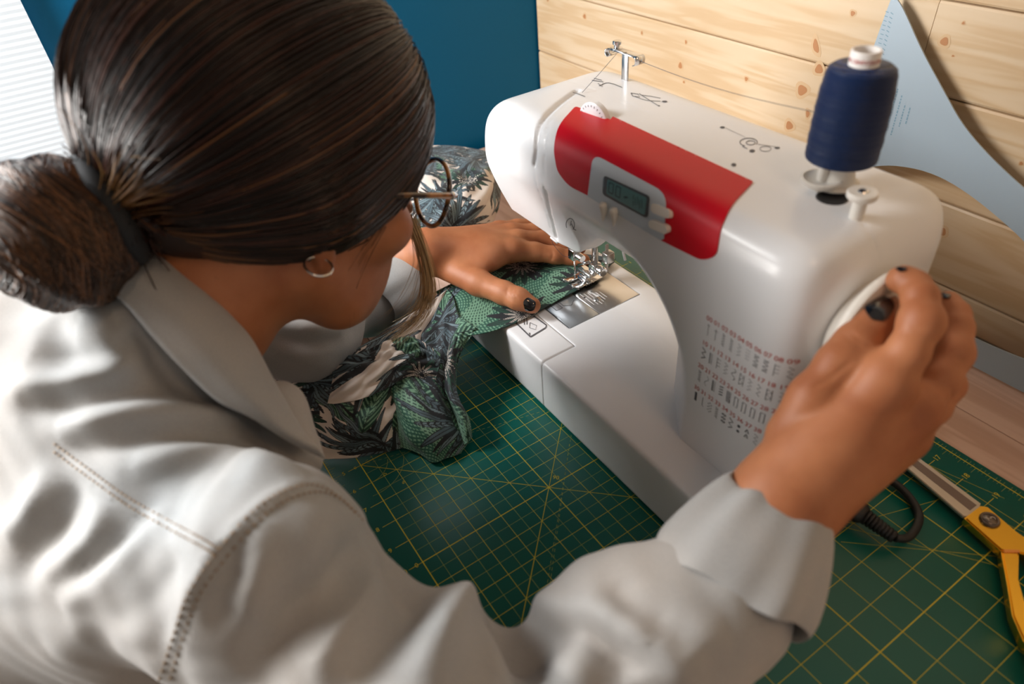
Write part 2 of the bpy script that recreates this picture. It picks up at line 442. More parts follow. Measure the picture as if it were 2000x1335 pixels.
# ------------------------------------------------------------------ sewing machine
M_white = mat('machine_white', (0.83, 0.83, 0.84), 0.32, Coat_Weight=0.25, Coat_Roughness=0.2)
bump(M_white, 1500, 0.03, .0002)
M_ivory = mat('ivory_plastic', (0.78, 0.73, 0.66), 0.35)
M_red = mat('red_plastic', (0.60, 0.003, 0.014), 0.40, Specular_IOR_Level=0.22); bump(M_red, 1800, 0.10, .0003)
M_gray = mat('gray_panel', (0.56, 0.62, 0.67), 0.45)
M_chrome = mat('chrome', (0.80, 0.80, 0.80), 0.12, 1.0)
M_steel = mat('brushed_steel', (0.62, 0.61, 0.60), 0.28, 1.0)
M_dark = mat('dark_plastic', (0.02, 0.02, 0.022), 0.5)
M_ink = mat('gray_ink', (0.10, 0.10, 0.11), 0.6); M_inkr = mat('red_ink', (0.55, 0.09, 0.07), 0.6)
sm_ = empty('sewing_machine', 'white computerised sewing machine with red control panel on the green mat', 'sewing machine')

def rb2(x, z, x0, x1, z0, z1, r):
    cx, cz, hx, hz = (x0 + x1) / 2, (z0 + z1) / 2, (x1 - x0) / 2 - r, (z1 - z0) / 2 - r
    qx = np.abs(x - cx) - hx; qz = np.abs(z - cz) - hz
    return np.hypot(np.maximum(qx, 0), np.maximum(qz, 0)) + np.minimum(np.maximum(qx, qz), 0) - r
def f_shell(X):
    x, y, z = X[:, 0], X[:, 1], X[:, 2]
    # front view outline: big round at top left, softer at right
    o = rb2(x, z, -.112, .20, .0625, .2705, .062)
    o2 = rb2(x, z, .02, .2860, .0, .2705, .040); o = np.minimum(o, o2)
    o = np.minimum(o, rb2(x, z, .21, .2855, .002, .2, .012))
    # plan view: strongly rounded left end, rounded right end
    pl = rb2(x, y, -.113, .2858, .2120, .366, .045)
    side = smax(o, pl, .03)
    # section: round over front top edge, softer at the back
    sec = rb2(y, z, .2120, .366, -.05, .2705, .026)
    d = smax(side, sec, .012)
    # opening under the arm with a wide flare to the front
    fl = .049 * np.clip((.2545 - y) / .0415, 0, 1)
    fl = fl * 1.0
    a = rb2(x, z, -.4, .144, -.3, .166, .060) - fl
    # the head hangs lower on the left
    hd = rb2(x, z, -.2, .030, .137, .3, .03)
    hd = np.maximum(hd, -(y - (.2125 + np.clip(.212 - z, 0, 1) * .50)))
    a = smax(a, -smin(hd, np.ones_like(x), .01), .016)
    d = smax(d, -a, .005)
    # front of the head leans back below the panel
    lean = (.2120 + np.clip(.222 - z, 0, 1) * .42) - y
    lean = np.where(x < .10, lean * .92, lean - np.clip((x - .10) / .03, 0, 1))
    d = smax(d, lean, .004)
    # needle-bar dome
    d = smin(d, s_ell(X, (-.022, .276, .139), (.034, .026, .013)), .005)
    return np.where(z < .0615, np.maximum(d, .205 - x), d)
def f_shell_c(X):
    d = f_shell(X)
    for pts, r in GROOVES: d = smax(d, -s_chain(X, pts, [r] * len(pts), .0005), .0006)
    return d
GROOVES = []
def on_shell(px, push=0.0, f=None):
    f = f or f_shell; p = cast_px(f, px)
    if push:
        g = grad(f, p); g /= np.linalg.norm(g, axis=1)[:, None]; p = p + g * push
    return p
# thread channels, top-cover joint line, wheel-side seam
GROOVES.append((on_shell(cr([(1128, 176), (1092, 202), (1062, 232), (1049, 262), (1046, 300), (1043, 322)], 12)), .0026))
GROOVES.append((on_shell(cr([(1043, 322), (1046, 352), (1060, 392), (1070, 425), (1081, 466)], 10)), .0008))
GROOVES.append((on_shell(cr([(1128, 186), (1096, 213), (1072, 240), (1066, 270), (1063, 320), (1063, 380), (1072, 420), (1083, 466)], 16)), .0007))
GROOVES.append((on_shell(cr([(1066, 375), (1072, 410), (1080, 440), (1086, 466)], 8)), .0024))
GROOVES.append((on_shell(cr([(1086, 149), (1132, 165), (1200, 190), (1290, 233), (1330, 254)], 14)), .0005))
GROOVES.append((on_shell(cr([(1681, 430), (1702, 462), (1716, 495), (1722, 530)], 10)), .0006))
V, F = surface(f_shell_c, (-.125, .20, -.004), (.298, .378, .284), .0020, 4, 3)
shell = quick_mesh('housing', V, F, M_white, sm_)

# bed and extension table
def f_bed(X, kind):
    x, y, z = X[:, 0], X[:, 1], X[:, 2]
    d = s_box(X, (.0860, .262, .0325), (.198, .083, .0300), .0055)
    taper = (.1785 + np.clip(z - .004, 0, .06) * .02) - y
    d = smax(d, taper, .003)
    cut = np.maximum(x - .0455, y - .2195)         # region of the extension table
    pl = np.maximum(np.maximum(np.abs(x + .0195) - .0408, np.abs(y - .2775) - .0458), .0600 - z)
    if kind == 'ext': d = smax(d, cut + .00025, .0007)
    else:
        d = smax(d, -(cut - .00025), .0007); d = np.maximum(d, -pl)
        ln_ = np.maximum(np.abs(y - .2885) - .00035, np.maximum(.0210 - x, np.maximum(x - .16, .0616 - z))); d = np.maximum(d, -ln_)
    return d
for nm, kd in (('bed', 'main'), ('extension_table', 'ext')):
    hi = (.288, .348, .068) if kd == 'main' else (.05, .224, .068)
    lo = (-.116, .174, -.001)
    V, F = surface(lambda X: f_bed(X, kd), lo, hi, .0017, 4, 3)
    quick_mesh(nm, V, F, M_white, sm_)
for x in (-.09, .26):
    for y in (.195, .335): lathe('foot', [(0, 0.0002), (.008, 0.0002), (.0085, .0012), (.0085, .0045), (0, .0045)], M_dark, sm_, (x, y, 0), n=20)
# needle plate and bobbin cover
npl = box('needle_plate', (-.0600, .2695, .0604), (.0210, .3228, .0630), M_steel, sm_, .0004, 1)
M_slide = mat('slide_cover', (0.42, 0.45, 0.48), 0.30, 0.7)
box('bobbin_cover', (-.0600, .2322, .0604), (.0210, .2690, .0629), M_slide, sm_, .0004, 1)
def flat_line(bag, a, b_, w, z):
    a = np.array(a); b_ = np.array(b_); d = (b_ - a) / np.linalg.norm(b_ - a); n = np.array([-d[1], d[0]]) * w / 2
    bag.add([(*(a - n), z), (*(b_ - n), z), (*(b_ + n), z), (*(a + n), z)], [(0, 1, 2, 3)])
M_etch = mat('etched', (.9, .9, .88), .4)
for k, y in enumerate((.2745, .2782, .2819, .2856, .2893, .2930)):
    g = Bag(); flat_line(g, (-.018 + .002 * k, y), (.010 - abs(k - 2) * .002, y), .0006, .06315); g.build('guide_line', M_etch, npl, False)
g = Bag()
for a, b_ in (((-.022, .2385), (-.010, .2385)), ((-.010, .2385), (-.010, .2460)), ((-.010, .2460), (-.022, .2460)), ((-.022, .2460), (-.022, .2385)),
              ((-.034, .2490), (-.012, .2490)), ((-.012, .2490), (-.008, .2560)), ((-.034, .2490), (-.040, .2600)), ((-.008, .256), (-.014, .2640))):
    flat_line(g, a, b_, .0008, .06305)
g.build('diagram_lines', M_ink, sm_, False)
lathe('plate_screw', [(0, .0004), (.0036, .0004), (.0040, 0), (.0040, -.002)], M_chrome, npl, (.0005, .2830, .0632), n=24)
for p in ((-.010, .2745), (-.020, .2690)): lathe('plate_hole', [(0, 0), (.0011, 0), (.0012, -.0004)], M_dark, npl, (*p, .0632), n=12)
box('feed_slot', (-.045, .2860, .0625), (-.022, .3020, .06315), M_dark, npl)
for k in range(4): box('feed_dog', (-.043, .2885 + k * .0032, .0625), (-.025, .2900 + k * .0032, .0638), M_steel, npl, .0002, 1)

# presser bar, foot, needle
pf = (-.0325, .2905)
ba = np.array([0, 0, 1.])
NX, NY = -.0355, .2815
tube('needle_bar', [(NX, NY, .160), (NX, NY, .1065)], .0028, M_chrome, sm_, 16)
nc = box('needle_clamp', (NX - .0050, NY - .0050, .0960), (NX + .0050, NY + .0050, .1085), M_chrome, sm_, .001, 2)
lathe('clamp_screw', [(0, .009), (.0036, .009), (.0040, .008), (.0040, .001), (.002, 0), (.002, -.003)], M_chrome, nc, (NX + .0050, NY, .1020), (1, 0, 0), 20)
tube('needle', [(NX, NY, .097), (NX, NY, .0700), (NX, NY, .0645)], [.0009, .0007, .0002], M_chrome, sm_, 8)
BX, BY = -.0225, .2985
tube('presser_bar', [(BX, BY, .165), (BX, BY, .0820)], .0034, M_chrome, sm_, 18)
fh = box('foot_holder', (BX - .0050, BY - .0052, .0770), (BX + .0048, BY + .0050, .0900), M_chrome, sm_, .0012, 2)
lathe('holder_screw', [(0, .010), (.0044, .010), (.0050, .009), (.0050, .002), (.003, .001), (.003, -.002)], M_chrome, fh, (BX + .0045, BY, .0850), (1, 0, 0), 22)
box('foot_shank', (-.0400, .2890, .0745), (-.0200, .2985, .0790), M_chrome, fh, .0008, 2)
tube('holder_lever', [(-.0420, .2910, .0810), (-.0270, .2950, .0905)], .0017, M_chrome, fh, 8)
ft = box('presser_foot', (-.0440, .2860, .0672), (-.0210, .3080, .0690), M_chrome, sm_, .0007, 2)
for s in (0, 1):
    x_ = -.0400 + s * .0150
    V, F = tube_geo([(x_, .2880, .0681), (x_, .2780, .0684), (x_, .2730, .0698), (x_, .2690, .0725)], [.0044, .0044, .0042, .0034], 10, .25)
    mesh('toe', V, F, M_chrome, ft)
box('foot_bridge', (-.0380, .2880, .0688), (-.0250, .2960, .0735), M_chrome, ft, .001, 2)
tube('foot_pin', [(-.0415, .2925, .0748), (-.0215, .2925, .0748)], .0012, M_steel, ft, 10)
nb = box('needle_threader', (-.0150, .3010, .0940), (-.0060, .3110, .1060), M_steel, sm_, .001, 2)
box('threader_hook', (-.0160, .3060, .0790), (-.0146, .3100, .1120), M_steel, nb, .0005, 2)
tube('buttonhole_lever', [(-.0080, .3150, .128), (-.0040, .3180, .112), (.0000, .3200, .0955)], [.0012, .0012, .0016], M_white, sm_, 8)
lev = on_shell([(1083, 466)])[0]
tube('thread_cutter', [lev + (.002, .010, -.002), lev + (-.004, .006, -.006), lev + (-.010, .003, -.003)], [.003, .0035, .002], M_white, sm_, 8)

# decals: px outline -> true surface
def in_poly(pts, poly):
    x, y = pts[:, 0], pts[:, 1]; r = np.zeros(len(pts), bool); n = len(poly)
    for i in range(n):
        x1, y1 = poly[i]; x2, y2 = poly[(i + 1) % n]
        c = ((y1 > y) != (y2 > y)) & (x < (x2 - x1) * (y - y1) / (y2 - y1 + 1e-12) + x1); r ^= c
    return r
def rounded(poly, step=3.0):
    poly = [np.array(p, float) for p in poly]; out = []
    for i in range(len(poly)):
        a, b_ = poly[i], poly[(i + 1) % len(poly)]; k = max(1, int(np.linalg.norm(b_ - a) / step))
        for j in range(k): out.append(a + (b_ - a) * j / k)
    return np.array(out)
def fillet(poly, rs):
    out = []; n = len(poly)
    for i in range(n):
        p = np.array(poly[i], float); r = rs[i] if not np.isscalar(rs) else rs
        if r == 0: out.append(p); continue
        a = np.array(poly[i - 1], float) - p; b_ = np.array(poly[(i + 1) % n], float) - p
        la, lb = np.linalg.norm(a), np.linalg.norm(b_); q = min(r, la * .49, lb * .49); A = p + a / la * q; B = p + b_ / lb * q
        for t in np.linspace(0, 1, 7): out.append((1 - t) ** 2 * A + 2 * t * (1 - t) * p + t * t * B)
    return out
def patch(name, poly, m, parent, raise_=.0008, skirt=.0015, step=3.0, holes=(), f=None):
    B = rounded(poly, step); loops = [B] + [rounded(h, step) for h in holes]
    lo, hi = B.min(0), B.max(0); gx, gy = np.meshgrid(np.arange(lo[0], hi[0], step * 1.3), np.arange(lo[1], hi[1], step * 1.3))
    G = np.stack([gx.ravel(), gy.ravel()], 1); ok = in_poly(G, B)
    for h in loops[1:]: ok &= ~in_poly(G, h)
    allb = np.vstack(loops); G = G[ok]
    if len(G): G = G[np.array([np.min(np.hypot(*(allb - q).T)) for q in G]) > step * .6]
    E = []; o = 0
    for L in loops:
        k = len(L); E += [(o + i, o + (i + 1) % k) for i in range(k)]; o += k
    pts = np.vstack([allb, G]); res = delaunay_2d_cdt([Vector(p) for p in pts], E, [], 0, 1e-4)
    v2 = np.array([tuple(v) for v in res[0]]); Fc = [tuple(f_) for f_ in res[2]]
    cen = np.array([v2[list(f_)].mean(0) for f_ in Fc]); ok = in_poly(cen, B)
    for h in loops[1:]: ok &= ~in_poly(cen, h)
    Fc = [f_ for f_, k in zip(Fc, ok) if k]
    f = f or f_shell; p3 = cast_px(f, v2); nn = grad(f, p3); nn /= np.linalg.norm(nn, axis=1)[:, None]
    V = (p3 + nn * raise_).tolist(); cnt = {}
    for f_ in Fc:
        for i in range(len(f_)): e = (f_[i], f_[(i + 1) % len(f_)]); cnt[e] = 1
    rim = [e for e in cnt if (e[1], e[0]) not in cnt]; mp = {}
    for e in rim:
        for i in e:
            if i not in mp: mp[i] = len(V); V.append((p3[i] - nn[i] * (skirt - raise_)).tolist())
    Fa = list(Fc) + [(e[1], e[0], mp[e[0]], mp[e[1]]) for e in rim]
    o = mesh(name, V, Fa, m, parent); bm = bmesh.new(); bm.from_mesh(o.data)
    bmesh.ops.recalc_face_normals(bm, faces=bm.faces[:]); bm.to_mesh(o.data); bm.free()
    # outward check
    c = p3.mean(0); nz = sum((Vector(p.normal).dot(Vector(nn[0])) for p in list(o.data.polygons)[:50]))
    if nz < 0: o.data.flip_normals()
    return sharp(o, 50)
red = fillet([(1124, 209), (1192, 235), (1197, 229), (1471, 356), (1428, 402), (1408, 447), (1400, 500), (1372, 508), (1290, 467), (1150, 381), (1112, 362), (1090, 334), (1082, 292), (1090, 246)],
             [5, 0, 0, 3, 20, 12, 22, 22, 6, 6, 14, 12, 18, 22])
gp = fillet([(1150, 381), (1158, 306), (1302, 382), (1299, 458), (1290, 466)], [0, 22, 26, 0, 0])
gp_line = [(1291.5, 467.5), (1150, 381)]
red_hole = None
redp = patch('control_panel', red, M_red, sm_, .0009, .0018)
gray = patch('display_panel', fillet([(1150, 382), (1160, 302), (1304, 379), (1299, 465), (1293, 468)], [0, 20, 26, 0, 0]), M_gray, sm_, .0013, .0016)
bez = patch('display_bezel', fillet([(1183, 343), (1272, 384), (1268, 425), (1181, 378)], 7), mat('bezel', (.07, .08, .09), .35), gray, .0022, .0016)
lcd = patch('display_screen', fillet([(1191, 350), (1267, 387), (1264, 419), (1189, 377)], 4), mat('lcd', (.12, .25, .26), .2), gray, .0025, .0008)
for q in ([(1281, 397), (1317, 412), (1316, 428), (1280, 413)], [(1277, 425), (1313, 440), (1312, 455), (1276, 440)]):
    patch('button', fillet(q, 7.5), M_ivory, sm_, .0048, .0050, 2.0)
for q in ((1183, 393), (1204, 403)):
    s_ = on_shell([q, (q[0] + 1, q[1] + 18), (q[0] - 1, q[1] + 37)], .0022)
    tube('slider', cr(s_, 8), [.0030, .0040, .0036, .003, .0026, .002, .0014, .0006], M_ivory, sm_, 10, .8)
def decal(name, items, m, parent, raise_=.0011, f=None):
    bag = Bag(); f = f or f_shell
    for V2, Fc in items:
        if not len(V2): continue
        p3 = cast_px(f, V2); nn = grad(f, p3); nn /= np.linalg.norm(nn, axis=1)[:, None]; bag.add(p3 + nn * raise_, Fc)
    return bag.build(name, m, parent, False)
def pline(pts, w):
    pts = np.asarray(pts, float); V = []; F = []
    T = np.gradient(pts, axis=0); T /= np.linalg.norm(T, axis=1)[:, None] + 1e-9; Nn = np.stack([-T[:, 1], T[:, 0]], 1) * w / 2
    for p, n_ in zip(pts, Nn): V += [p - n_, p + n_]
    for i in range(len(pts) - 1): F.append((2 * i, 2 * i + 1, 2 * i + 3, 2 * i + 2))
    return np.array(V), F
def dot(c, r, n=10, ry=None):
    ry = ry or r; return np.array([(c[0] + r * math.cos(2 * math.pi * j / n), c[1] + ry * math.sin(2 * math.pi * j / n)) for j in range(n)]), [tuple(range(n))]
# 7-segment digits and specks on the display
def quadmap(u, v, Q):
    Q = [np.array(q, float) for q in Q]; return (Q[0] * (1 - u) + Q[1] * u) * (1 - v) + (Q[3] * (1 - u) + Q[2] * u) * v
LQ = [(1191, 350), (1267, 387), (1264, 419), (1189, 377)]; it = []
def seg7(u, v, w, h, segs):
    P_ = {'a': ((0, 0), (1, 0)), 'b': ((1, 0), (1, .5)), 'c': ((1, .5), (1, 1)), 'd': ((0, 1), (1, 1)), 'e': ((0, .5), (0, 1)), 'f': ((0, 0), (0, .5)), 'g': ((0, .5), (1, .5))}
    for s in segs:
        a, b_ = P_[s]; it.append(pline([quadmap(u + a[0] * w, v + a[1] * h, LQ), quadmap(u + b_[0] * w, v + b_[1] * h, LQ)], 1.7))
seg7(.06, .16, .11, .62, 'abcdef'); seg7(.24, .16, .11, .62, 'abcdef')
it.append(dot(quadmap(.50, .55, LQ), 3.5, 8, 2)); it.append(pline([quadmap(.44, .6, LQ), quadmap(.56, .5, LQ)], 1.5))
for k in range(5):
    it.append(pline([quadmap(.68 + k * .055, .2 + .1 * (k % 2), LQ), quadmap(.70 + k * .055, .8 - .1 * (k % 3), LQ)], 1.1))
decal('display_digits', it, mat('lcd_ink', (.015, .05, .06), .4), gray, .0027)
# stitch chart: rows of red numbers over dark stitch symbols, on the pillar's front face
def chart_pt(cx, cz, col, row):
    x = .2055 + col * .00694 - row * .0010; z = .1941 - row * .0222 + (0.0)
    return x + cx, z + cz
def front_project(V2, raise_=.00025):
    V2 = np.asarray(V2, float); O = np.stack([V2[:, 0], np.full(len(V2), .17), V2[:, 1]], 1)
    p, _ = cast(f_shell, O, np.repeat([[0., 1., 0.]], len(O), 0), .0, .2)
    return p + np.array([0, -raise_, 0])
nb_, sb = Bag(), Bag()
def line_w(pts, w):
    V, F = pline(np.asarray(pts), w); return V, F
def symbol(n, c, r):
    s = .0068; out = []; L = lambda pts, w=.00035: out.append(line_w([chart_pt(a * .0042, -.0045 - b_ * s * 1.45, c, r) for a, b_ in pts], w))
    t = n % 11; zig = lambda k, a=.5, w=.0004: L([(a * (1 if i % 2 else -1) * .5, i / k) for i in range(k + 1)], w)
    if n == 0: L([(0, 0), (0, 1)], .0003); L([(-.3, .1), (.3, .1)], .0003)
    elif n == 1: L([(0, 0), (0, 1)], .0003); L([(-.4, .2), (.4, .2)], .0003)
    elif n in (2, 3, 20, 33): zig(9, .55, .0007)
    elif n in (4, 16, 13): zig(6, .7)
    elif n == 5: [L([(a * .3, b_), (a * .3 + .1, b_ + .05)], .0005) for b_ in (0, .25, .5, .75) for a in (-1, 0, 1)]
    elif n in (6, 7): zig(7, .8, .0006); zig(5, -.8, .0005)
    elif n in (8, 12): L([(-.3, 0), (-.3, 1)]); [L([(-.3, b_), (.4, b_)]) for b_ in (.1, .4, .7)]
    elif n in (11, 22): L([(-.3, 0), (-.3, 1)], .0008 if n == 22 else .0004); [L([(-.3, b_), (.35, b_)], .0003) for b_ in np.linspace(.05, .95, 8)]
    elif n == 14: L([(.4 * math.sin(3 * math.pi * t_), t_) for t_ in np.linspace(0, 1, 14)], .0004)
    elif n in (15, 18): L([(-.4, 0), (-.4, 1)]); L([(.4, 0), (.4, 1)]); zig(4, .8)
    elif n == 21: L([(.4 * math.sin(2 * math.pi * t_), t_) for t_ in np.linspace(0, 1, 12)], .0003)
    elif n == 23: [L([(-.4, b_), (.4, b_ - .1)], .0009) for b_ in (.1, .35, .6, .85)]
    elif n == 24: [L([(a, 0), (a, 1)], .0003) for a in (-.4, -.13, .13, .4)]; [L([(-.4, b_), (.4, b_)], .0003) for b_ in np.linspace(0, 1, 7)]
    elif n in (25, 26, 27, 28): L([(-.35, .05), (.35, .05), (.35, .95), (-.35, .95), (-.35, .05)], .0005)
    elif n == 30: L([(0, 0), (0, .85)], .0022)
    elif n == 31: L([(0, 0), (0, .8), (.3, .9)], .0004)
    elif n in (10, 35): zig(4, .8, .0009)
    elif n == 32: [L([(a * .35, b_), (a * .35 + .12, b_ + .08)], .0008) for k_, b_ in enumerate((0, .15, .3, .45, .6, .75, .9)) for a in ((-1, 1) if k_ % 2 else (0,))]
    elif n == 36: [out.append(dot(chart_pt(0, -.0045 - s * b_ * 1.45, c, r), .0013)) for b_ in (.2, .7)]
    elif n == 37: [L([(0, b_), (.35, b_ + .3), (-.35, b_ + .3), (0, b_)], .0008) for b_ in (0, .5)]
    elif n == 34: [out.append(dot(chart_pt(a * .0012, -.0045 - s * b_ * 1.45, c, r), .0008)) for b_ in (.15, .5, .85) for a in (-1, 1)]; L([(0, 0), (0, 1)])
    else: zig(5, .6, .0004)
    return out
for r in range(4):
    for c in range(10):
        n = r * 10 + c; x0, z0 = chart_pt(0, 0, c, r)
        V2, Fc = text_geo('%02d' % n, .0056); V2 = V2 * np.array([1.0, 1.0]) + (x0, z0)
        nb_.add(front_project(V2), Fc)
        for V2, Fc in symbol(n, c, r): sb.add(front_project(V2, .0002), Fc)
nb_.build('chart_numbers', M_inkr, shell, False); sb.build('chart_symbols', M_ink, shell, False)
# printed threading diagrams on the top cover
it = []
def pl(pts, w=1.1): it.append(pline(pts, w))
pl([(1156, 157), (1178, 160), (1176, 170), (1168, 163)]); pl(cr([(1170, 168), (1185, 162), (1200, 165), (1215, 171)], 8)); pl([(1160, 153), (1175, 157)])
pl([(1232, 182), (1246, 184), (1250, 190), (1236, 188), (1232, 182)]); pl([(1248, 183), (1286, 207)]); pl(cr([(1240, 189), (1262, 196), (1290, 198)], 8), .9); pl([(1252, 186), (1270, 188), (1290, 192)], .9)
it.append(dot((1298, 198.5), 5.5, 14, 1.7)); it.append(dot((1287, 207), 2, 8, 1.2))
it.append(dot((1411, 249), 5.0, 14, 2.0)); it.append(dot((1518, 289), 5.5, 14, 2.0)); it.append(dot((1469, 295), 5.5, 14, 3)); it.append(dot((1433, 322), 5, 14, 3.2))
pl([(1417, 250), (1455, 268)], .6)
pl([(1450 + 17 * math.cos(t) + 12, 278 + 8 * math.sin(t)) for t in np.linspace(2.0, 6.8, 18)], 1.3); pl([(1466 + 9 * math.cos(t), 279 + 4 * math.sin(t)) for t in np.linspace(0, 6.3, 14)], 1.2)
pl([(1495 + 11 * math.cos(t), 291 + 5 * math.sin(t)) for t in np.linspace(0, 6.3, 16)], .9); pl([(1480, 282), (1515, 287)], .7); pl([(1450, 286), (1460, 291)], 1.2)
pl([(1119, 181), (1130, 184), (1143, 189)], 1.2)
pl([(1114 + 8 * math.cos(t), 438 + 12 * math.sin(t)) for t in np.linspace(2.6, 7.2, 16)], 1.3); pl([(1116, 436), (1121, 447), (1125, 449)], 1.4); pl([(1116, 430), (1114, 440)], 1.2)
tag(decal('printed_diagrams', it, M_ink, shell, .00025), kind='stuff')
it = [pline(p, 2.6) for p in ([(1003, 626), (1036, 658)], [(1034, 650), (1036, 658), (1066, 640)], [(1066, 640), (1067, 635), (1042, 617)])]
it += [pline([(1024, 620), (1024, 634)], 1.5), pline([(1029, 620), (1029, 634)], 1.5), pline([(1035, 630), (1048, 636), (1046, 644), (1034, 640), (1035, 630)], 1)]
f_ext = lambda X: s_box(X, (.0860, .262, .0325), (.198, .083, .0300), .0055)
decal('size_mark', it, M_ink, sm_, .0004, f_ext)
# tension dial: disc standing in a slot on the top
dc = on_shell([(1175, 226)])[0]
dl = lathe('tension_dial', [(0, -.0035), (.0145, -.0035), (.0160, -.0025), (.0160, .0025), (.0145, .0035), (0, .0035)], M_white, sm_, (.0150, .2680, .2625), (.12, -1, -.05), 48)
bg = Bag()
for k in range(9):
    a = .5 + k * .26; u_, v_, w_ = frame_of((.12, -1, -.05)); c = np.array((.0150, .2680, .2625)) + w_ * .0037
    r0 = c + (u_ * math.cos(a) + v_ * math.sin(a)) * .0125; r1 = c + (u_ * math.cos(a) + v_ * math.sin(a)) * .0142; t_ = np.cross(r1 - r0, w_); t_ /= np.linalg.norm(t_); t_ *= .0003
    bg.add([r0 - t_, r0 + t_, r1 + t_, r1 - t_], [(0, 1, 2, 3)])
bg.build('dial_marks', M_ink, dl, False)

# pre-tension thread guide on a metal post at the back
tg = bpy.data.objects.new('thread_guide', None); COL.objects.link(tg); tg.parent = sm_
gx, gy = -.0302, .3384
box('post', (gx - .0040, gy - .0008, .262), (gx + .0042, gy + .0010, .2920), M_steel, tg, .0003, 1)
box('arm', (gx - .020, gy - .0045, .2912), (gx + .0165, gy + .0050, .2924), M_chrome, tg, .0003, 1)
for x0, s in ((gx - .020, -1), (gx + .0165, 1)):
    pts = [(x0, gy, .2918), (x0 + s * .002, gy, .2912), (x0 + s * .0026, gy, .2890), (x0 + s * .002, gy, .2860), (x0 - s * .001, gy, .2850)]
    V = []; F = []
    for p in pts:
        for yy in (-.0055, .0055): V.append((p[0], p[1] + yy, p[2]))
    for i in range(4): F.append((2 * i, 2 * i + 1, 2 * i + 3, 2 * i + 2))
    o = mesh('hook', V, F, M_chrome, tg); md = o.modifiers.new('t', 'SOLIDIFY'); md.thickness = .0009
lathe('tension_disc', [(0, .0075), (.0034, .0075), (.0040, .0068), (.0040, .0045), (.0025, .004), (.0025, .002), (.005, .0015), (.005, .0002), (0, .0002)], M_chrome, tg, (gx - .0105, gy - .001, .2925), n=28)
box('guide_plate', (gx - .014, gy - .006, .2928), (gx + .004, gy - .0015, .2936), M_steel, tg, .0002, 1)

# handwheel on the right end
hw = lathe('handwheel', [(0, .0190), (.0260, .0190), (.0325, .0180), (.0340, .0165), (.0330, .0150), (.0345, .0140), (.0375, .0142), (.0400, .0128), (.0408, .0105), (.0400, .0080), (.0380, .0066), (.034, .005), (.030, 0), (0, 0)],
           M_ivory, sm_, (.2775, .2635, .2115), (1, 0, 0), 72)
lathe('wheel_hub', [(0, -.012), (.022, -.012), (.022, .0), (0, .0)], M_white, sm_, (.2790, .2635, .2115), (1, 0, 0), 48)
# bobbin winder: spindle with dish, stopper with screw
sb_ = on_shell([(1600, 372)])[0]
mesh_hole = lathe('winder_slot', [(0, .0003), (.0075, .0003), (.0088, .0009), (.0098, .0003), (.0098, -.002)], M_dark, sm_, on_shell([(1625, 386)])[0] + (0, 0, -.0002), n=32)
bw = lathe('bobbin_winder', [(0, .0), (.0085, .0), (.0125, .0035), (.0130, .0055), (.0115, .0060), (.0100, .0047), (.003, .0040), (.0032, .0045), (.0031, .0245), (.0024, .0260), (.0014, .0260), (.0012, .0235), (0, .0235)], M_ivory, sm_, sb_ + (0, 0, .0035), n=48)
tube('winder_shaft', [sb_ + (0, 0, -.006), sb_ + (0, 0, .006)], .003, M_ivory, bw, 14)
st = on_shell([(1672, 424)])[0]
bs_ = lathe('winder_stopper', [(.0, -.004), (.0042, -.004), (.0042, .0125), (.0080, .0130), (.0088, .0140), (.0088, .0165), (.0082, .0172), (0, .0172)], M_ivory, sm_, st, n=40)
lathe('stopper_screw', [(0, .0006), (.0026, .0004), (.0030, 0), (.0030, -.001)], M_chrome, bs_, st + (0, 0, .0174), n=20)
# spool pin with felt cap
sx, sy = .2176, .3029
lathe('spool_pin', [(0, 0), (.014, 0), (.015, .0015), (.0120, .0035), (.0090, .0168), (.0035, .0170), (.003, .055), (.002, .057), (0, .057)], M_ivory, sm_, (sx, sy, .2695), n=32)
# right-hand end: socket panel
box('socket_panel', (.2845, .2640, .012), (.2872, .3400, .052), mat('panel_gray', (.6, .6, .6), .5), sm_, .0008, 2)

# thread spool standing on the pin
M_thread = mat('navy_thread', (0.006, 0.020, 0.085), 0.45, Specular_IOR_Level=0.3)
nt, ns, ln, b = nodes(M_thread)
tc = N(nt, 'ShaderNodeTexCoord'); mp = N(nt, 'ShaderNodeMapping'); mp.inputs['Rotation'].default_value = (.05, .04, 0); mp.inputs['Scale'].default_value = (1, 1, 1)
wv = N(nt, 'ShaderNodeTexWave', i_Scale=420.0, i_Distortion=3.0, i_Detail=2.0); wv.bands_direction = 'Z'
ln.new(tc.outputs['Object'], mp.inputs[0]); ln.new(mp.outputs[0], wv.inputs['Vector'])
bp = N(nt, 'ShaderNodeBump', i_Strength=0.7, i_Distance=0.0006); ln.new(wv.outputs[1], bp.inputs['Height']); ln.new(bp.outputs[0], b.inputs['Normal'])
rr = ramp(nt, [(0.2, (.003, .012, .05)), (0.8, (.008, .032, .12))]); ln.new(wv.outputs[1], rr.inputs[0]); ln.new(rr.outputs[0], b.inputs['Base Color'])
sp = empty('thread_spool', 'large spool of navy blue thread upright on top of the sewing machine', 'thread spool')
prof = [(.0085, .0), (.0195, .0005)]
for k in range(40):
    t = k / 39; prof.append((.0218 - .0022 * (t ** 6) - .0006 * (1 - t) ** 8 - .0008 * t + .00012 * math.sin(k * 2.1) + .00015 * math.sin(k * .9), .001 + t * .0545))
prof += [(.0165, .0572), (.0085, .0578)]
lathe('thread_winding', prof, M_thread, sp, (sx, sy, .2870), n=72)
tb = lathe('spool_tube', [(.0070, -.002), (.0084, -.002), (.0084, .0655), (.0080, .0662), (.0072, .0662), (.0070, .0655)], mat('spool_white', (.85, .80, .76), .5), sp, (sx, sy, .2870), n=40, close=True)
V2, Fc = text_geo('M. CENTCOLOR', .0029, .00006); bg = Bag()
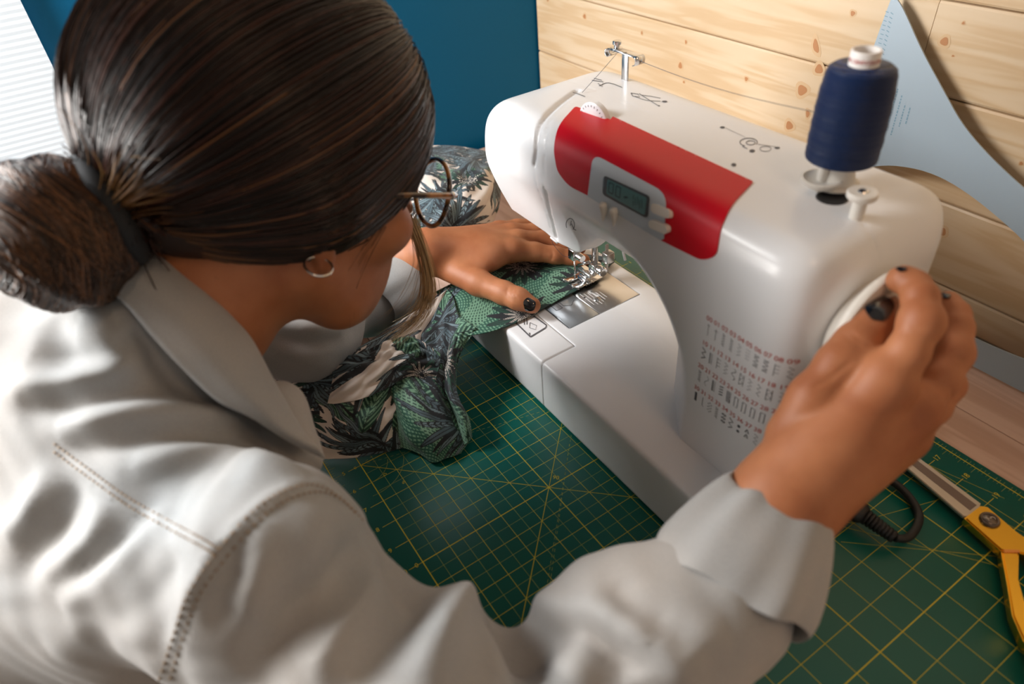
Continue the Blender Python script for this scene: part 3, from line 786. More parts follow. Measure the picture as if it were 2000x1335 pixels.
ang0 = math.atan2(CAM[1] - sy, CAM[0] - sx)
bg.add([(sx + .0086 * math.cos(ang0 + x / .0086), sy + .0086 * math.sin(ang0 + x / .0086), .2870 + .0612 + y) for x, y in V2], Fc)
bg.build('spool_lettering', M_inkr, tb, False)
# thread: spool -> guide -> top slot -> needle
M_th = mat('thread', (.05, .06, .10), .6)
A = np.array([sx - .020, sy + .006, .3080]); B = np.array([gx + .019, gy, .2885]); G2 = np.array([gx - .004, gy - .004, .2932]); S1 = on_shell([(1137, 182)], .0006)[0]
pts = [A]; 
for t in np.linspace(.1, 1, 10): p = A * (1 - t) + B * t; p[2] -= .004 * math.sin(math.pi * t); pts.append(p)
pts += [G2, (G2 + S1) / 2 + (0, 0, -.0005), S1]
th = tube('thread', pts, .00022, M_th, None, 5)
tag(th, 'thin dark thread running from the navy spool through the metal guide', 'thread')
nd = tube('thread', cr([lev + (-.001, .002, .001), (-.047, .262, .118), (-.042, .272, .100), (-.0360, .2808, .096), (-.0358, .2808, .070)], 20), .0002, M_th, None, 5)
tag(nd, 'thin dark thread hanging down to the needle beside the fingers', 'thread')
# power plug and cable
M_rub = mat('black_rubber', (.012, .011, .012), .5)
pc = empty('power_cord', 'black moulded plug and short looping cable at the right end of the machine', 'cable')
a0 = PX(1640, 982, .2875); a0 = np.array([.2870, .3030, .017]); d = P(1748, 1050, 1); e0 = PZ(1748, 1050, .012); dirp = e0 - a0; Lp = np.linalg.norm(dirp); dirp /= Lp
ss = [0, .2, .42, .5, .56]; u_, v_, w_ = frame_of(dirp)
tube('plug', [a0 + dirp * Lp * s for s in (0, .02, .30, .42, .50)], [.0105, .0108, .0108, .0098, .0068], M_rub, pc, 20, .8)
bg = Bag()
for k in range(8):
    c = a0 + dirp * Lp * (.50 + k * .062); V, F = tube_geo([c, c + dirp * .0022], [.0066 - k * .0002, .0066 - k * .0002], 16); bg.add(V, F)
V, F = tube_geo([a0 + dirp * Lp * .48, e0], [.0056, .0046], 14); bg.add(V, F); bg.build('strain_relief', M_rub, pc)
cab = np.array([e0, PZ(1772, 1050, .009), PZ(1790, 1030, .006), PZ(1795, 1005, .004), PZ(1780, 975, .0042), PZ(1750, 945, .005), PZ(1705, 922, .007), PZ(1665, 905, .006), PZ(1610, 870, .006)])
tube('cable', cr(cab, 50), .0033, M_rub, pc, 12)
# ------------------------------------------------------------------ the seamstress
M_skin = mat('skin', (0.39, 0.14, 0.055), 0.55, Subsurface_Weight=0.18, Subsurface_Scale=0.006)
M_skin.node_tree.nodes['Principled BSDF'].inputs['Subsurface Radius'].default_value = (1, .35, .2)
nt, ns, ln, b = nodes(M_skin)
tc = N(nt, 'ShaderNodeTexCoord'); n1 = N(nt, 'ShaderNodeTexNoise', i_Scale=28.0, i_Detail=5.0); ln.new(tc.outputs['Object'], n1.inputs['Vector'])
r = ramp(nt, [(0.3, (.34, .11, .040)), (0.7, (.48, .19, .082))]); ln.new(n1.outputs[0], r.inputs[0]); ln.new(r.outputs[0], b.inputs['Base Color'])
n2 = N(nt, 'ShaderNodeTexNoise', i_Scale=900.0, i_Detail=2.0); ln.new(tc.outputs['Object'], n2.inputs['Vector'])
bp = N(nt, 'ShaderNodeBump', i_Strength=0.18, i_Distance=0.0004); ln.new(n2.outputs[0], bp.inputs['Height']); ln.new(bp.outputs[0], b.inputs['Normal'])
M_nail = mat('black_nail', (0.006, 0.005, 0.006), 0.08, Coat_Weight=1.0, Coat_Roughness=0.03)
person = empty('person', 'woman in pale denim shirt with tied-back brown hair and glasses, leaning over the sewing machine', 'person')
HC = np.array([-.0106, .0115, .2897])
HR = np.array([[.9899, .1385, -.0290], [-.1378, .8967, -.4206], [-.0323, .4204, .9068]])   # rows right, forward, up
def hl(p): return HC + np.asarray(p, float) @ HR
def to_l(X): return (X - HC) @ HR.T

def f_head(X):
    L = to_l(X); x, y, z = L[:, 0], L[:, 1], L[:, 2]; M = np.stack([np.abs(x), y, z], 1)
    d = s_ell(L, (0, -.008, .040), (.074, .094, .084))
    d = smin(d, s_ell(L, (0, .022, -.025), (.060, .070, .080)), .02)
    d = smin(d, s_chain(M, [(.050, .0, -.050), (.036, .042, -.086), (.004, .076, -.103)], [.017, .016, .015], .01), .022)     # jaw and chin
    d = smin(d, s_ell(M, (.012, .055, -.066), (.034, .036, .042)), .018)
    d = smin(d, s_ell(M, (.040, .064, -.022), (.022, .022, .020)), .016)                        # cheeks
    d = smin(d, s_chain(M, [(.0, .091, .032), (.036, .080, .034)], [.010, .010], .01), .012)    # brow
    d = smax(d, -s_ell(M, (.031, .102, .014), (.018, .016, .012)), .010)                        # eye sockets
    d = smin(d, s_ell(M, (.031, .079, .014), (.0125, .0125, .0125)), .002)
    d = smin(d, s_chain(L, [(0, .088, .018), (0, .106, -.020), (0, .104, -.024)], [.006, .0095, .008], .004), .007)
    d = smin(d, s_ell(M, (.011, .097, -.026), (.007, .008, .006)), .004)
    d = smin(d, s_chain(M, [(0, .097, -.050), (.018, .090, -.052)], [.0065, .004], .003), .005)
    d = smin(d, s_chain(M, [(0, .095, -.062), (.015, .089, -.060)], [.0075, .004], .003), .005)
    d = np.maximum(d, -s_chain(M, [(0, .106, -.0565), (.022, .094, -.055)], [.0012, .0006], .001))
    e = s_ell(M, (.0705, -.004, -.004), (.0075, .016, .028), None)                               # ears
    e = smax(e, -s_ell(M, (.077, .000, .000), (.006, .009, .016)), .004)
    e = smin(e, s_ell(M, (.0700, .002, -.034), (.0058, .007, .010)), .006)
    d = smin(d, e, .005)
    return d
NB = np.array([.010, -.125, .195])
def f_neck(X):
    return s_chain(X, [hl((0, -.015, -.045)), hl((.0, -.045, -.090)) * .5 + NB * .5 + (0, .012, .005), NB], [.055, .048, .040], .03)
RSH = np.array([.155, -.120, .135]); REL = P(1095, 1490, .372); RWR = P(1521, 985, .385)
LSH = np.array([-.165, -.080, .125]); LEL = np.array([-.265, .045, .030]); LWR = PZ(838, 492, .100)
def f_body(X):
    d = smin(f_head(X), f_neck(X), .018)
    d = smin(d, s_chain(X, [NB, (.0, -.155, .08), (0, -.24, .0)], [.036, .075, .09], .03), .03)
    d = smin(d, s_chain(X, [NB + (0, 0, -.03), RSH + (0, 0, -.01)], [.034, .036], .03), .02)
    d = smin(d, s_chain(X, [NB + (0, 0, -.03), LSH + (0, 0, -.01)], [.034, .036], .03), .02)
    d = smin(d, s_chain(X, [RSH, REL], [.044, .034], .01), .03)
    return smin(d, s_chain(X, [LSH, LEL], [.044, .034], .01), .03)
def digits(X, chains, k=.003):
    out = None
    for pts, rad in chains:
        e = s_chain(X, pts, rad, k); out = e if out is None else np.minimum(out, e)
    return out
def pxr(lst):   # [(px,py,D,r_px)] -> points, radii in metres
    return [P(a, b_, c) for a, b_, c, d in lst], [d * c / FP for a, b_, c, d in lst]
R_TH = pxr([(1545, 850, .392, 48), (1590, 780, .386, 48), (1640, 712, .384, 42), (1672, 676, .387, 42), (1708, 632, .392, 40), (1730, 604, .396, 31)])
R_IX = pxr([(1600, 900, .388, 40), (1730, 745, .372, 42), (1772, 688, .366, 38), (1800, 628, .366, 37), (1797, 580, .372, 32), (1786, 556, .378, 27), (1764, 546, .382, 25), (1756, 546, .384, 22)])
R_MD = pxr([(1640, 930, .395, 40), (1782, 800, .384, 40), (1836, 742, .387, 34), (1864, 690, .393, 34), (1868, 640, .402, 29), (1864, 614, .409, 27), (1850, 594, .416, 23), (1841, 594, .421, 19)])
R_RG = pxr([(1655, 950, .400, 36), (1768, 850, .398, 36), (1822, 795, .403, 31), (1852, 752, .410, 30), (1845, 700, .420, 26), (1830, 670, .428, 22)])
R_LT = pxr([(1650, 960, .406, 30), (1745, 880, .412, 30), (1795, 822, .420, 26), (1802, 780, .430, 24), (1790, 740, .438, 20)])
R_ARM = pxr([(1380, 1160, .380, 62), (1440, 1085, .382, 76), (1525, 985, .385, 78), (1560, 930, .386, 80)])
def f_rhand(X):
    d = s_chain(X, *R_ARM, .01)
    palm = digits(X, [([R_ARM[0][2], R_IX[0][1]], [.021, .0150]), ([R_ARM[0][2], R_MD[0][1]], [.022, .0150]), ([R_ARM[0][2], R_RG[0][1]], [.021, .0140]), ([R_ARM[0][2], R_LT[0][1]], [.019, .0120]), ([R_ARM[0][3], R_TH[0][1]], [.022, .0165])])
    pl = None
    for q, r_ in (((1625, 870, .388), .028), ((1690, 820, .392), .020)):
        e = s_ell(X, P(*q), (r_, r_, r_)); pl = e if pl is None else smin(pl, e, .02)
    for a, ra in ((R_IX[0][1], .0150), (R_MD[0][1], .0150), (R_RG[0][1], .0140), (R_LT[0][1], .012)):
        pl = smin(pl, s_seg(X, R_ARM[0][2], a, .020, ra), .012)
    d = smin(d, pl, .02)
    fin = None
    for ch in (R_IX, R_MD, R_RG, R_LT):
        e = s_chain(X, ch[0][1:], ch[1][1:], .004); fin = e if fin is None else smin(fin, e, .0010)
    d = smin(d, fin, .004)
    th = s_chain(X, R_TH[0], R_TH[1], .006)
    d = smin(d, th, .0030)
    for c_ in R_CREASE: d = smax(d, -s_chain(X, *c_, .0005), .0016)
    for c_, r_, a_ in R_KNOB: d = smin(d, s_ell(X, c_, (r_, r_, r_)), a_)
    return d
R_CREASE = []; R_KNOB = []
R_KNOB += [(P(1728, 742, .370), .0125, .010), (P(1800, 628, .366), .0112, .004), (P(1784, 795, .380), .0115, .008)]
def surf_lines(f, lines, r):
    return [(cast_px(f, cr(l, 7)), [r * .5] + [r] * 5 + [r * .5]) for l in lines]
R_CREASE = surf_lines(f_rhand, [[(1650, 652), (1672, 672), (1702, 688)], [(1657, 645), (1680, 664), (1706, 678)], [(1775, 632), (1792, 642), (1812, 640)], [(1774, 622), (1792, 634), (1814, 630)],
    [(1590, 755), (1625, 735), (1662, 705)], [(1872, 690), (1876, 702), (1888, 700)], [(1858, 760), (1862, 775), (1860, 785)]], .0006)

V, F = surface(f_rhand, (.19, .04, .02), (.39, .345, .275), .0017, 4, 2)
bodyV = [V]; bodyF = [F]

L_TH = pxr([(880, 525, .735, 26), (935, 552, .715, 25), (985, 572, .700, 22), (1012, 583, .692, 21), (1040, 596, .688, 16)])
L_IX = ([PZ(930, 492, .092), PZ(1000, 488, .090), PZ(1045, 492, .083), PZ(1085, 498, .078), PZ(1115, 502, .074), PZ(1140, 508, .0725)], [.013, .0125, .0105, .0095, .0085, .0070])
L_MD = ([PZ(930, 480, .092), PZ(1010, 470, .089), PZ(1060, 468, .083), PZ(1105, 478, .077), PZ(1132, 484, .073)], [.013, .0120, .0100, .0090, .0075])
L_RG = ([PZ(930, 478, .090), PZ(1000, 456, .085), PZ(1045, 452, .080), PZ(1085, 452, .075), PZ(1110, 452, .0725)], [.013, .0115, .0095, .0085, .0070])
L_LT = ([PZ(920, 475, .088), PZ(975, 450, .083), PZ(1010, 442, .078), PZ(1040, 438, .074)], [.012, .0105, .0085, .0070])
def f_lhand(X):
    d = s_chain(X, [LEL, LWR], [.034, .0235], .01)
    for ch in (L_IX, L_MD, L_RG, L_LT): d = smin(d, s_seg(X, LWR, ch[0][1], .0210, ch[1][1]), .010)
    d = smin(d, s_ell(X, PZ(940, 500, .090), (.026, .026, .016)), .015)
    fin = None
    for ch in (L_IX, L_MD, L_RG, L_LT):
        e = s_chain(X, ch[0][1:], ch[1][1:], .004); fin = e if fin is None else smin(fin, e, .0018)
    d = smin(d, fin, .006)
    d = smin(d, s_chain(X, *L_TH, .006), .010)
    for c_ in L_CREASE: d = smax(d, -s_chain(X, *c_, .0005), .0014)
    return d
L_CREASE = []
L_CREASE = surf_lines(f_lhand, [[(993, 560), (990, 575), (998, 588)], [(1003, 562), (999, 576), (1006, 590)], [(1009, 564), (1006, 578), (1012, 592)], [(1078, 488), (1080, 500), (1076, 508)]], .00055)
V, F = surface(f_lhand, (-.32, .0, -.01), (.02, .34, .145), .0019, 4, 2)
bodyV.append(V); bodyF.append(F)
V, F = surface(f_body, (-.32, -.36, -.1), (.42, .14, .40), .0030, 4, 2)
bodyV.append(V); bodyF.append(F)
off = 0; FF = []
for V, F in zip(bodyV, bodyF): FF.append(F + off); off += len(V)
body = quick_mesh('body', np.vstack(bodyV), np.vstack(FF), M_skin, person)

def nail(name, poly, f, parent, m=M_nail, rs=7):
    return patch(name, fillet(poly, rs), m, parent, .0011, .0016, 2.0, f=f)
nail('fingernail', [(1687, 604), (1707, 580), (1734, 580), (1747, 598), (1730, 628), (1702, 625)], lambda X: s_chain(X, R_TH[0], R_TH[1], .006), body, rs=10)
nail('fingernail', [(1750, 526), (1756, 523), (1772, 524), (1768, 530), (1757, 531)], lambda X: s_chain(X, R_IX[0][1:], R_IX[1][1:], .004), body, rs=2)
nail('fingernail', [(1834, 577), (1842, 573), (1858, 577), (1854, 583), (1841, 583)], lambda X: s_chain(X, R_MD[0][1:], R_MD[1][1:], .004), body, rs=2)
nail('fingernail', [(1021, 588), (1030, 580), (1047, 590), (1043, 606), (1026, 606)], f_lhand, body, rs=6)

# hair
M_hair = mat('brown_hair', (0.05, 0.02, 0.01), 0.36, Specular_IOR_Level=0.5)
nt, ns, ln, b = nodes(M_hair); at = N(nt, 'ShaderNodeVertexColor'); at.layer_name = 'strand'; ln.new(at.outputs[0], b.inputs['Base Color'])
M_hairbase = mat('hair_under', (0.022, 0.009, 0.006), 0.6)
hr = np.array((.0825, .111, .097)); hcn = np.array((0, -.012, .038))
def hair_floor(y):
    return np.interp(y, [-.14, -.06, -.02, .01, .03, .055, .075, .095, .11], [-.075, -.064, -.050, -.046, -.030, .002, .030, .066, .08])
def f_hair(X):
    L = to_l(X); d = s_ell(L, hcn, hr); d = smin(d, s_ell(L * (1, 1, 1) * np.where(L[:, :1] < 0, -1, 1) ** np.array([1, 0, 0]), (.066, -.004, -.004), (.0135, .032, .030)), .012)
    d = smin(d, s_ell(L, (0, -.060, -.018), (.044, .044, .036)), .03)
    cut = hair_floor(L[:, 1]) - L[:, 2]
    return smax(d, cut * .8, .010)
BUN = P(112, 458, .385); TIE = P(232, 405, .400); bdir = BUN - TIE; bdir /= np.linalg.norm(bdir)
def f_bun(X):
    u_, v_, w_ = frame_of(bdir); Rm = np.array([u_, v_, w_])
    d = s_ell(X, BUN, (.042, .040, .036), Rm)
    return smin(d, s_seg(X, TIE, BUN, .020, .03), .01)
f_hairall = lambda X: smin(smin(f_hair(X), f_bun(X), .008), s_seg(X, hl((0, -.085, -.01)), TIE, .018, .016), .02)
V, F = surface(f_hairall, hl((0, -.03, .03)) - .19, hl((0, -.03, .03)) + .18, .0035, 4, 2)
hairo = quick_mesh('hair', V, F, M_hairbase, person)
def strands_mesh(name, paths, rad, cols, parent, sides=3):
    """paths (n,k,3); rad (n,k); cols (n,3)"""
    n, k, _ = paths.shape; T = np.gradient(paths, axis=1); T /= np.linalg.norm(T, axis=2, keepdims=True) + 1e-12
    ref = np.where(np.abs(T[..., 2:3]) < .9, np.array([0, 0, 1.]), np.array([1., 0, 0])); u = np.cross(T, ref); u /= np.linalg.norm(u, axis=2, keepdims=True); v = np.cross(T, u)
    ang = np.arange(sides) * 2 * np.pi / sides
    V = paths[:, :, None, :] + rad[:, :, None, None] * (u[:, :, None, :] * np.cos(ang)[:, None] + v[:, :, None, :] * np.sin(ang)[:, None])
    idx = np.arange(n * k * sides).reshape(n, k, sides); a = idx[:, :-1]; b_ = idx[:, 1:]
    F = np.stack([a, np.roll(a, -1, 2), np.roll(b_, -1, 2), b_], -1).reshape(-1, 4)
    o = quick_mesh(name, V.reshape(-1, 3), F, M_hair, parent)
    attr_color(o, np.repeat(cols, k * sides, 0), 'strand'); o['kind'] = 'stuff'; return o
def hair_cols(n, lo=(.006, .003, .002), hi=(.080, .026, .015), p=3.4):
    t = rng.random(n)[:, None] ** p; return np.array(lo) * (1 - t) + np.array(hi) * t
# scalp strands run from the hairline back to the tie
n = 9500; k = 16
th = rng.random(n * 3) * 2 * np.pi; zz = rng.uniform(-.9, 1, n * 3); S = np.stack([np.sqrt(1 - zz ** 2) * np.cos(th), np.sqrt(1 - zz ** 2) * np.sin(th), zz], 1)
Lp_ = hcn + S * hr; ok = Lp_[:, 2] > hair_floor(Lp_[:, 1]) + .002; S = S[ok][:n]; n = len(S)
tl = (to_l(TIE) - hcn) / hr; tl /= np.linalg.norm(tl)
om = np.arccos(np.clip(S @ tl, -1, 1))[:, None]; ts = np.linspace(0, 1, k)[None] ** .95
wa = np.sin((1 - ts) * om) / np.sin(om); wb = np.sin(ts * om) / np.sin(om)
pth = wa[..., None] * S[:, None] + wb[..., None] * tl
lift = (.0012 + .0045 * rng.random(n))[:, None] * np.sin(np.pi * np.clip(ts * .9 + .1, 0, 1)) ** .5 + .0006
clump = np.sin(8 * om + 3 * np.arctan2(S[:, 0], S[:, 2])[:, None] * 6) * .0005
pl_ = hcn + pth * (hr + .0012) ; nrm = pth / hr; nrm /= np.linalg.norm(nrm, axis=2, keepdims=True)
pl_ = pl_ + nrm * (lift + clump)[..., None]
bulge = .0105 * np.exp(-((pl_[..., 1] + .004) / .030) ** 2 - ((pl_[..., 2] + .006) / .030) ** 2); pl_[..., 0] += np.sign(pl_[..., 0]) * bulge
pw = HC + pl_ @ HR
tend = TIE + (rng.normal(size=(n, 3)) * .0125); bl = np.clip((ts - .80) / .20, 0, 1)[..., None] ** 1.5
pw = pw * (1 - bl) + tend[:, None] * bl
rad = np.ones((n, k)) * (.00030 + .00028 * rng.random(n))[:, None]
lowside = (Lp_[ok][:n][:, 2] < -.012) | (rng.random(n) < .04)
cols = hair_cols(n); cols[lowside] = hair_cols(int(lowside.sum()), (.03, .012, .005), (.26, .115, .045), 1.6)
hs = strands_mesh('hair_strands', pw, rad, cols, hairo)
# bun strands: coils about the bun axis
n2_ = 2600; u_, v_, w_ = frame_of(bdir); a0 = rng.random(n2_) * 6.28; tilt = rng.normal(size=n2_) * .5; t = np.linspace(0, 2.6, 16)[None]
ca = a0[:, None] + t; lat = np.clip(rng.uniform(-1.2, 1.2, n2_)[:, None] + .5 * np.sin(ca * 1.0 + a0[:, None]), -1.35, 1.35)
q = np.cos(lat)[..., None] * (np.cos(ca)[..., None] * u_ * .0435 + np.sin(ca)[..., None] * v_ * .0415) + np.sin(lat)[..., None] * w_ * .038
q = BUN + q * (1 + .05 * rng.random(n2_))[:, None, None] * (1 + .035 * np.sin(ca * 5 + lat * 9))[..., None]
strands_mesh('bun_strands', q, np.full((n2_, 16), .0005), hair_cols(n2_, (.014, .006, .003), (.20, .085, .032), 2.2), hairo)
# hair tie
u_, v_, w_ = frame_of(bdir); tc_ = TIE + bdir * .006
tie = [tc_ + (u_ * math.cos(a) * .0300 + v_ * math.sin(a) * .0280) for a in np.linspace(0, 2 * math.pi, 49)]
M_tie = mat('hair_tie_fabric', (.006, .008, .011), .75); 
tube('hair_tie', tie, .0068, M_tie, person, 14)
# loose locks
def lock(name, px, n, spread, col_lo, col_hi, r=.00032, k=20, taper=.5, flare=1.6):
    C = cr([P(*q) for q in px], k); T = np.gradient(C, axis=0); u_, v_, _ = frame_of(T[0])
    A = rng.normal(size=(n, 2)) * spread; s = np.linspace(0, 1, k); g = (.55 + flare * s ** 2)[None, :, None]
    wob = np.sin(s[None] * (3 + 3 * rng.random(n))[:, None] + 6 * rng.random(n)[:, None])[..., None] * spread * .6
    cut = (1 - .35 * rng.random(n) * (rng.random(n) < .7))[:, None]; C2 = np.stack([np.interp(s * c_, s, C[:, i]) for c_ in cut[:, 0] for i in range(3)]).reshape(n, 3, k).transpose(0, 2, 1)
    W_ = C2 + (A[:, None, :1] * u_ + A[:, None, 1:] * v_) * g + wob * u_
    rr = np.full((n, k), r) * np.clip(1.25 - s, .25, 1)[None]
    return strands_mesh(name, W_, rr, hair_cols(n, col_lo, col_hi, 1.0), hairo)
lock('loose_lock', [(800, 425, .545), (822, 480, .565), (836, 540, .58), (833, 590, .59), (808, 628, .595), (765, 660, .60)], 150, .0030, (.34, .19, .075), (.90, .66, .36), .00028)
lock('loose_lock', [(806, 400, .545), (818, 470, .565), (823, 520, .575), (800, 590, .59), (770, 622, .595)], 16, .0050, (.3, .18, .08), (.7, .5, .28), .00022)
lock('cheek_wisps', [(745, 430, .470), (700, 500, .485), (665, 560, .500), (655, 612, .512)], 26, .0060, (.06, .025, .012), (.20, .09, .04), .00016)
lock('tie_wisps', [(205, 400, .378), (235, 330, .372), (262, 288, .372), (300, 270, .375)], 70, .006, (.10, .045, .015), (.50, .28, .10), .00035)
lock('tie_wisps', [(215, 410, .378), (290, 360, .372), (350, 325, .376)], 60, .005, (.08, .035, .012), (.42, .22, .08), .00035)
lock('nape_wisps', [(300, 480, .425), (380, 505, .43), (440, 530, .435)], 14, .004, (.03, .012, .006), (.12, .05, .02), .0003)
# strands hanging over the cheekbone
# glasses
M_tort = mat('tortoise_frame', (.22, .085, .018), .15, Coat_Weight=.6); 
nt, ns, ln, b = nodes(M_tort); tc = N(nt, 'ShaderNodeTexCoord'); n1 = N(nt, 'ShaderNodeTexNoise', i_Scale=70.0, i_Detail=2.0); ln.new(tc.outputs['Object'], n1.inputs['Vector'])
r = ramp(nt, [(0.42, (.03, .012, .005)), (0.6, (.34, .14, .03))]); ln.new(n1.outputs[0], r.inputs[0]); ln.new(r.outputs[0], b.inputs['Base Color'])
M_lens = mat('lens_glass', (1, 1, 1), 0.0, Transmission_Weight=1.0, IOR=1.04)
M_lens.node_tree.nodes['Principled BSDF'].inputs['Alpha'].default_value = 1
gl = bpy.data.objects.new('glasses', None); COL.objects.link(gl); gl.parent = person
for s in (-1, 1):
    cx = .034 * s; ring = []
    for a in np.linspace(0, 2 * math.pi, 41):
        ring.append(hl((cx + .0265 * math.cos(a), .1120 - .010 * abs((cx + .0265 * math.cos(a)) / .06) ** 2, .004 + .0245 * math.sin(a) * (1.0 if math.sin(a) > 0 else 1.05))))
    tube('rim', ring, .0019, M_tort, gl, 10)
    c = np.mean(ring[:-1], 0); nrm = HR[1]; V = [c + nrm * .0004] + [p + nrm * .0004 for p in ring[:-1]] + [c - nrm * .0004] + [p - nrm * .0004 for p in ring[:-1]]
    m_ = 41; F = [(0, 1 + j, 1 + (j + 1) % 40) for j in range(40)] + [(m_, m_ + 1 + (j + 1) % 40, m_ + 1 + j) for j in range(40)] + [(1 + j, m_ + 1 + j, m_ + 1 + (j + 1) % 40, 1 + (j + 1) % 40) for j in range(40)]
    mesh('lens', V, F, M_lens, gl, False)
    tube('temple', [hl((.0635 * s, .104, .012)), hl((.070 * s, .094, .013)), hl((.0735 * s, .06, .013)), hl((.078 * s, .01, .012)), hl((.078 * s, -.01, .004)), hl((.076 * s, -.028, -.012))], [.0024, .0026, .0021, .0019, .0019, .0015], M_tort, gl, 10)
    tube('hinge', [hl((.0655 * s, .1010, .0125)), hl((.0690 * s, .0955, .0128))], .0030, M_chrome, gl, 10)
tube('bridge', [hl((-.0085, .112, .010)), hl((0, .1140, .0125)), hl((.0085, .112, .010))], .0018, M_tort, gl, 10)
# hoop earring
er = P(622, 520, .432); u_, v_, w_ = frame_of(np.array([.35, -.3, -.2]) + ray(620, 520) * .6)
ho = [er + (u_ * math.cos(a) * .0090 + v_ * math.sin(a) * .0086) for a in np.linspace(0, 2 * math.pi, 37)]
tube('earring', ho, .0009, mat('silver', (.85, .82, .80), .15, 1.0), person, 8)

# ---- shirt
M_shirt = mat('pale_denim', (0.52, 0.57, 0.61), 0.75, Sheen_Weight=0.25, Sheen_Roughness=0.5)
nt, ns, ln, b = nodes(M_shirt)
tc = N(nt, 'ShaderNodeTexCoord'); n1 = N(nt, 'ShaderNodeTexNoise', i_Scale=7.0, i_Detail=6.0); ln.new(tc.outputs['Object'], n1.inputs['Vector'])
r = ramp(nt, [(0.32, (.32, .345, .36)), (0.68, (.47, .435, .40))]); ln.new(n1.outputs[0], r.inputs[0])
n2 = N(nt, 'ShaderNodeTexNoise', i_Scale=1400.0, i_Detail=2.0); ln.new(tc.outputs['Object'], n2.inputs['Vector'])
mx = N(nt, 'ShaderNodeMix', data_type='RGBA', blend_type='MULTIPLY'); mx.inputs[0].default_value = .6; r2 = ramp(nt, [(.35, (.8, .8, .82)), (.6, (1, 1, 1))])
ln.new(n2.outputs[0], r2.inputs[0]); ln.new(r.outputs[0], mx.inputs[6]); ln.new(r2.outputs[0], mx.inputs[7]); ln.new(mx.outputs[2], b.inputs['Base Color'])
bp = N(nt, 'ShaderNodeBump', i_Strength=0.3, i_Distance=0.0004); ln.new(n2.outputs[0], bp.inputs['Height']); ln.new(bp.outputs[0], b.inputs['Normal'])
M_stitch = mat('stitching', (.34, .24, .15), .8)
CE = P(1432, 1112, .378)      # centre of the right cuff's lower rim
def f_shirt(X):
    d = s_chain(X, [NB + (-.005, -.015, -.020), (.0, -.175, .105), (.01, -.30, -.02), (.01, -.34, -.26)], [.070, .100, .120, .125], .04)
    d = smin(d, s_ell(X, (.07, -.165, .10), (.095, .085, .085)), .04)
    d = smin(d, s_ell(X, (-.07, -.15, .10), (.095, .085, .085)), .04)
    d = smin(d, s_ell(X, P(150, 790, .50), (.085, .085, .085)), .03)
    d = smin(d, s_chain(X, [P(340, 715, .478), P(215, 690, .478), P(40, 705, .475)], [.050, .058, .058]), .03)
    d = smin(d, s_seg(X, NB + (.02, -.01, -.015), RSH, .058, .056), .035)
    d = smin(d, s_ell(X, P(525, 1085, .378), (.053, .053, .053)), .02)
    d = smin(d, s_seg(X, NB + (-.02, .0, -.015), LSH, .058, .056), .035)
    d = smin(d, s_chain(X, [RSH, P(820, 1402, .370), REL, P(1240, 1262, .375), P(1385, 1178, .376)], [.057, .057, .054, .049, .0425], .02), .02)
    d = smin(d, s_chain(X, [LSH, LEL, P(728, 580, .755)], [.056, .050, .041], .02), .03)
    d = smin(d, s_chain(X, [LSH, P(600, 640, .66), LEL * .6 + LWR * .4], [.055, .048, .044], .02), .025)
    d = smin(d, s_chain(X, [P(545, 800, .470), P(590, 895, .450)], [.020, .013]), .010)
    d = smax(d, -s_chain(X, [hl((0, .02, -.085)), NB + (.006, .062, .020)], [.056, .046], .01), .010)
    d = smin(d, s_chain(X, [P(205, 600, .432), P(255, 655, .430), P(310, 740, .436)], [.026, .028, .030], .01), .012)     # neck opening
    # keep clear of the table
    tb_ = np.maximum(np.maximum(X[:, 2] - .004, -.100 - X[:, 1]), -.06 - X[:, 2]); return smax(d, -tb_, .01)
V, F = surface(f_shirt, (-.36, -.50, -.30), (.45, .20, .27), .0036, 4, 2)
def fold(V, Nn, px, amp, w, f=f_shirt):
    p = cast_px(f, cr(px, 10)); dd = np.full(len(V), 9.); prm = np.zeros(len(V)); L = len(p) - 1
    for i in range(L):
        a, b_ = p[i], p[i + 1]; ab = b_ - a; t = np.clip(((V - a) @ ab) / (ab @ ab + 1e-12), 0, 1); e = np.linalg.norm(V - a - t[:, None] * ab, axis=1)
        m_ = e < dd; dd[m_] = e[m_]; prm[m_] = (i + t[m_]) / L
    return 1.45 * amp * np.exp(-(dd / w) ** 2) * (.25 + .75 * np.sin(np.pi * np.clip(prm, .0, 1)) ** .6)
Nn = grad(f_shirt, V); Nn /= np.linalg.norm(Nn, axis=1)[:, None] + 1e-9
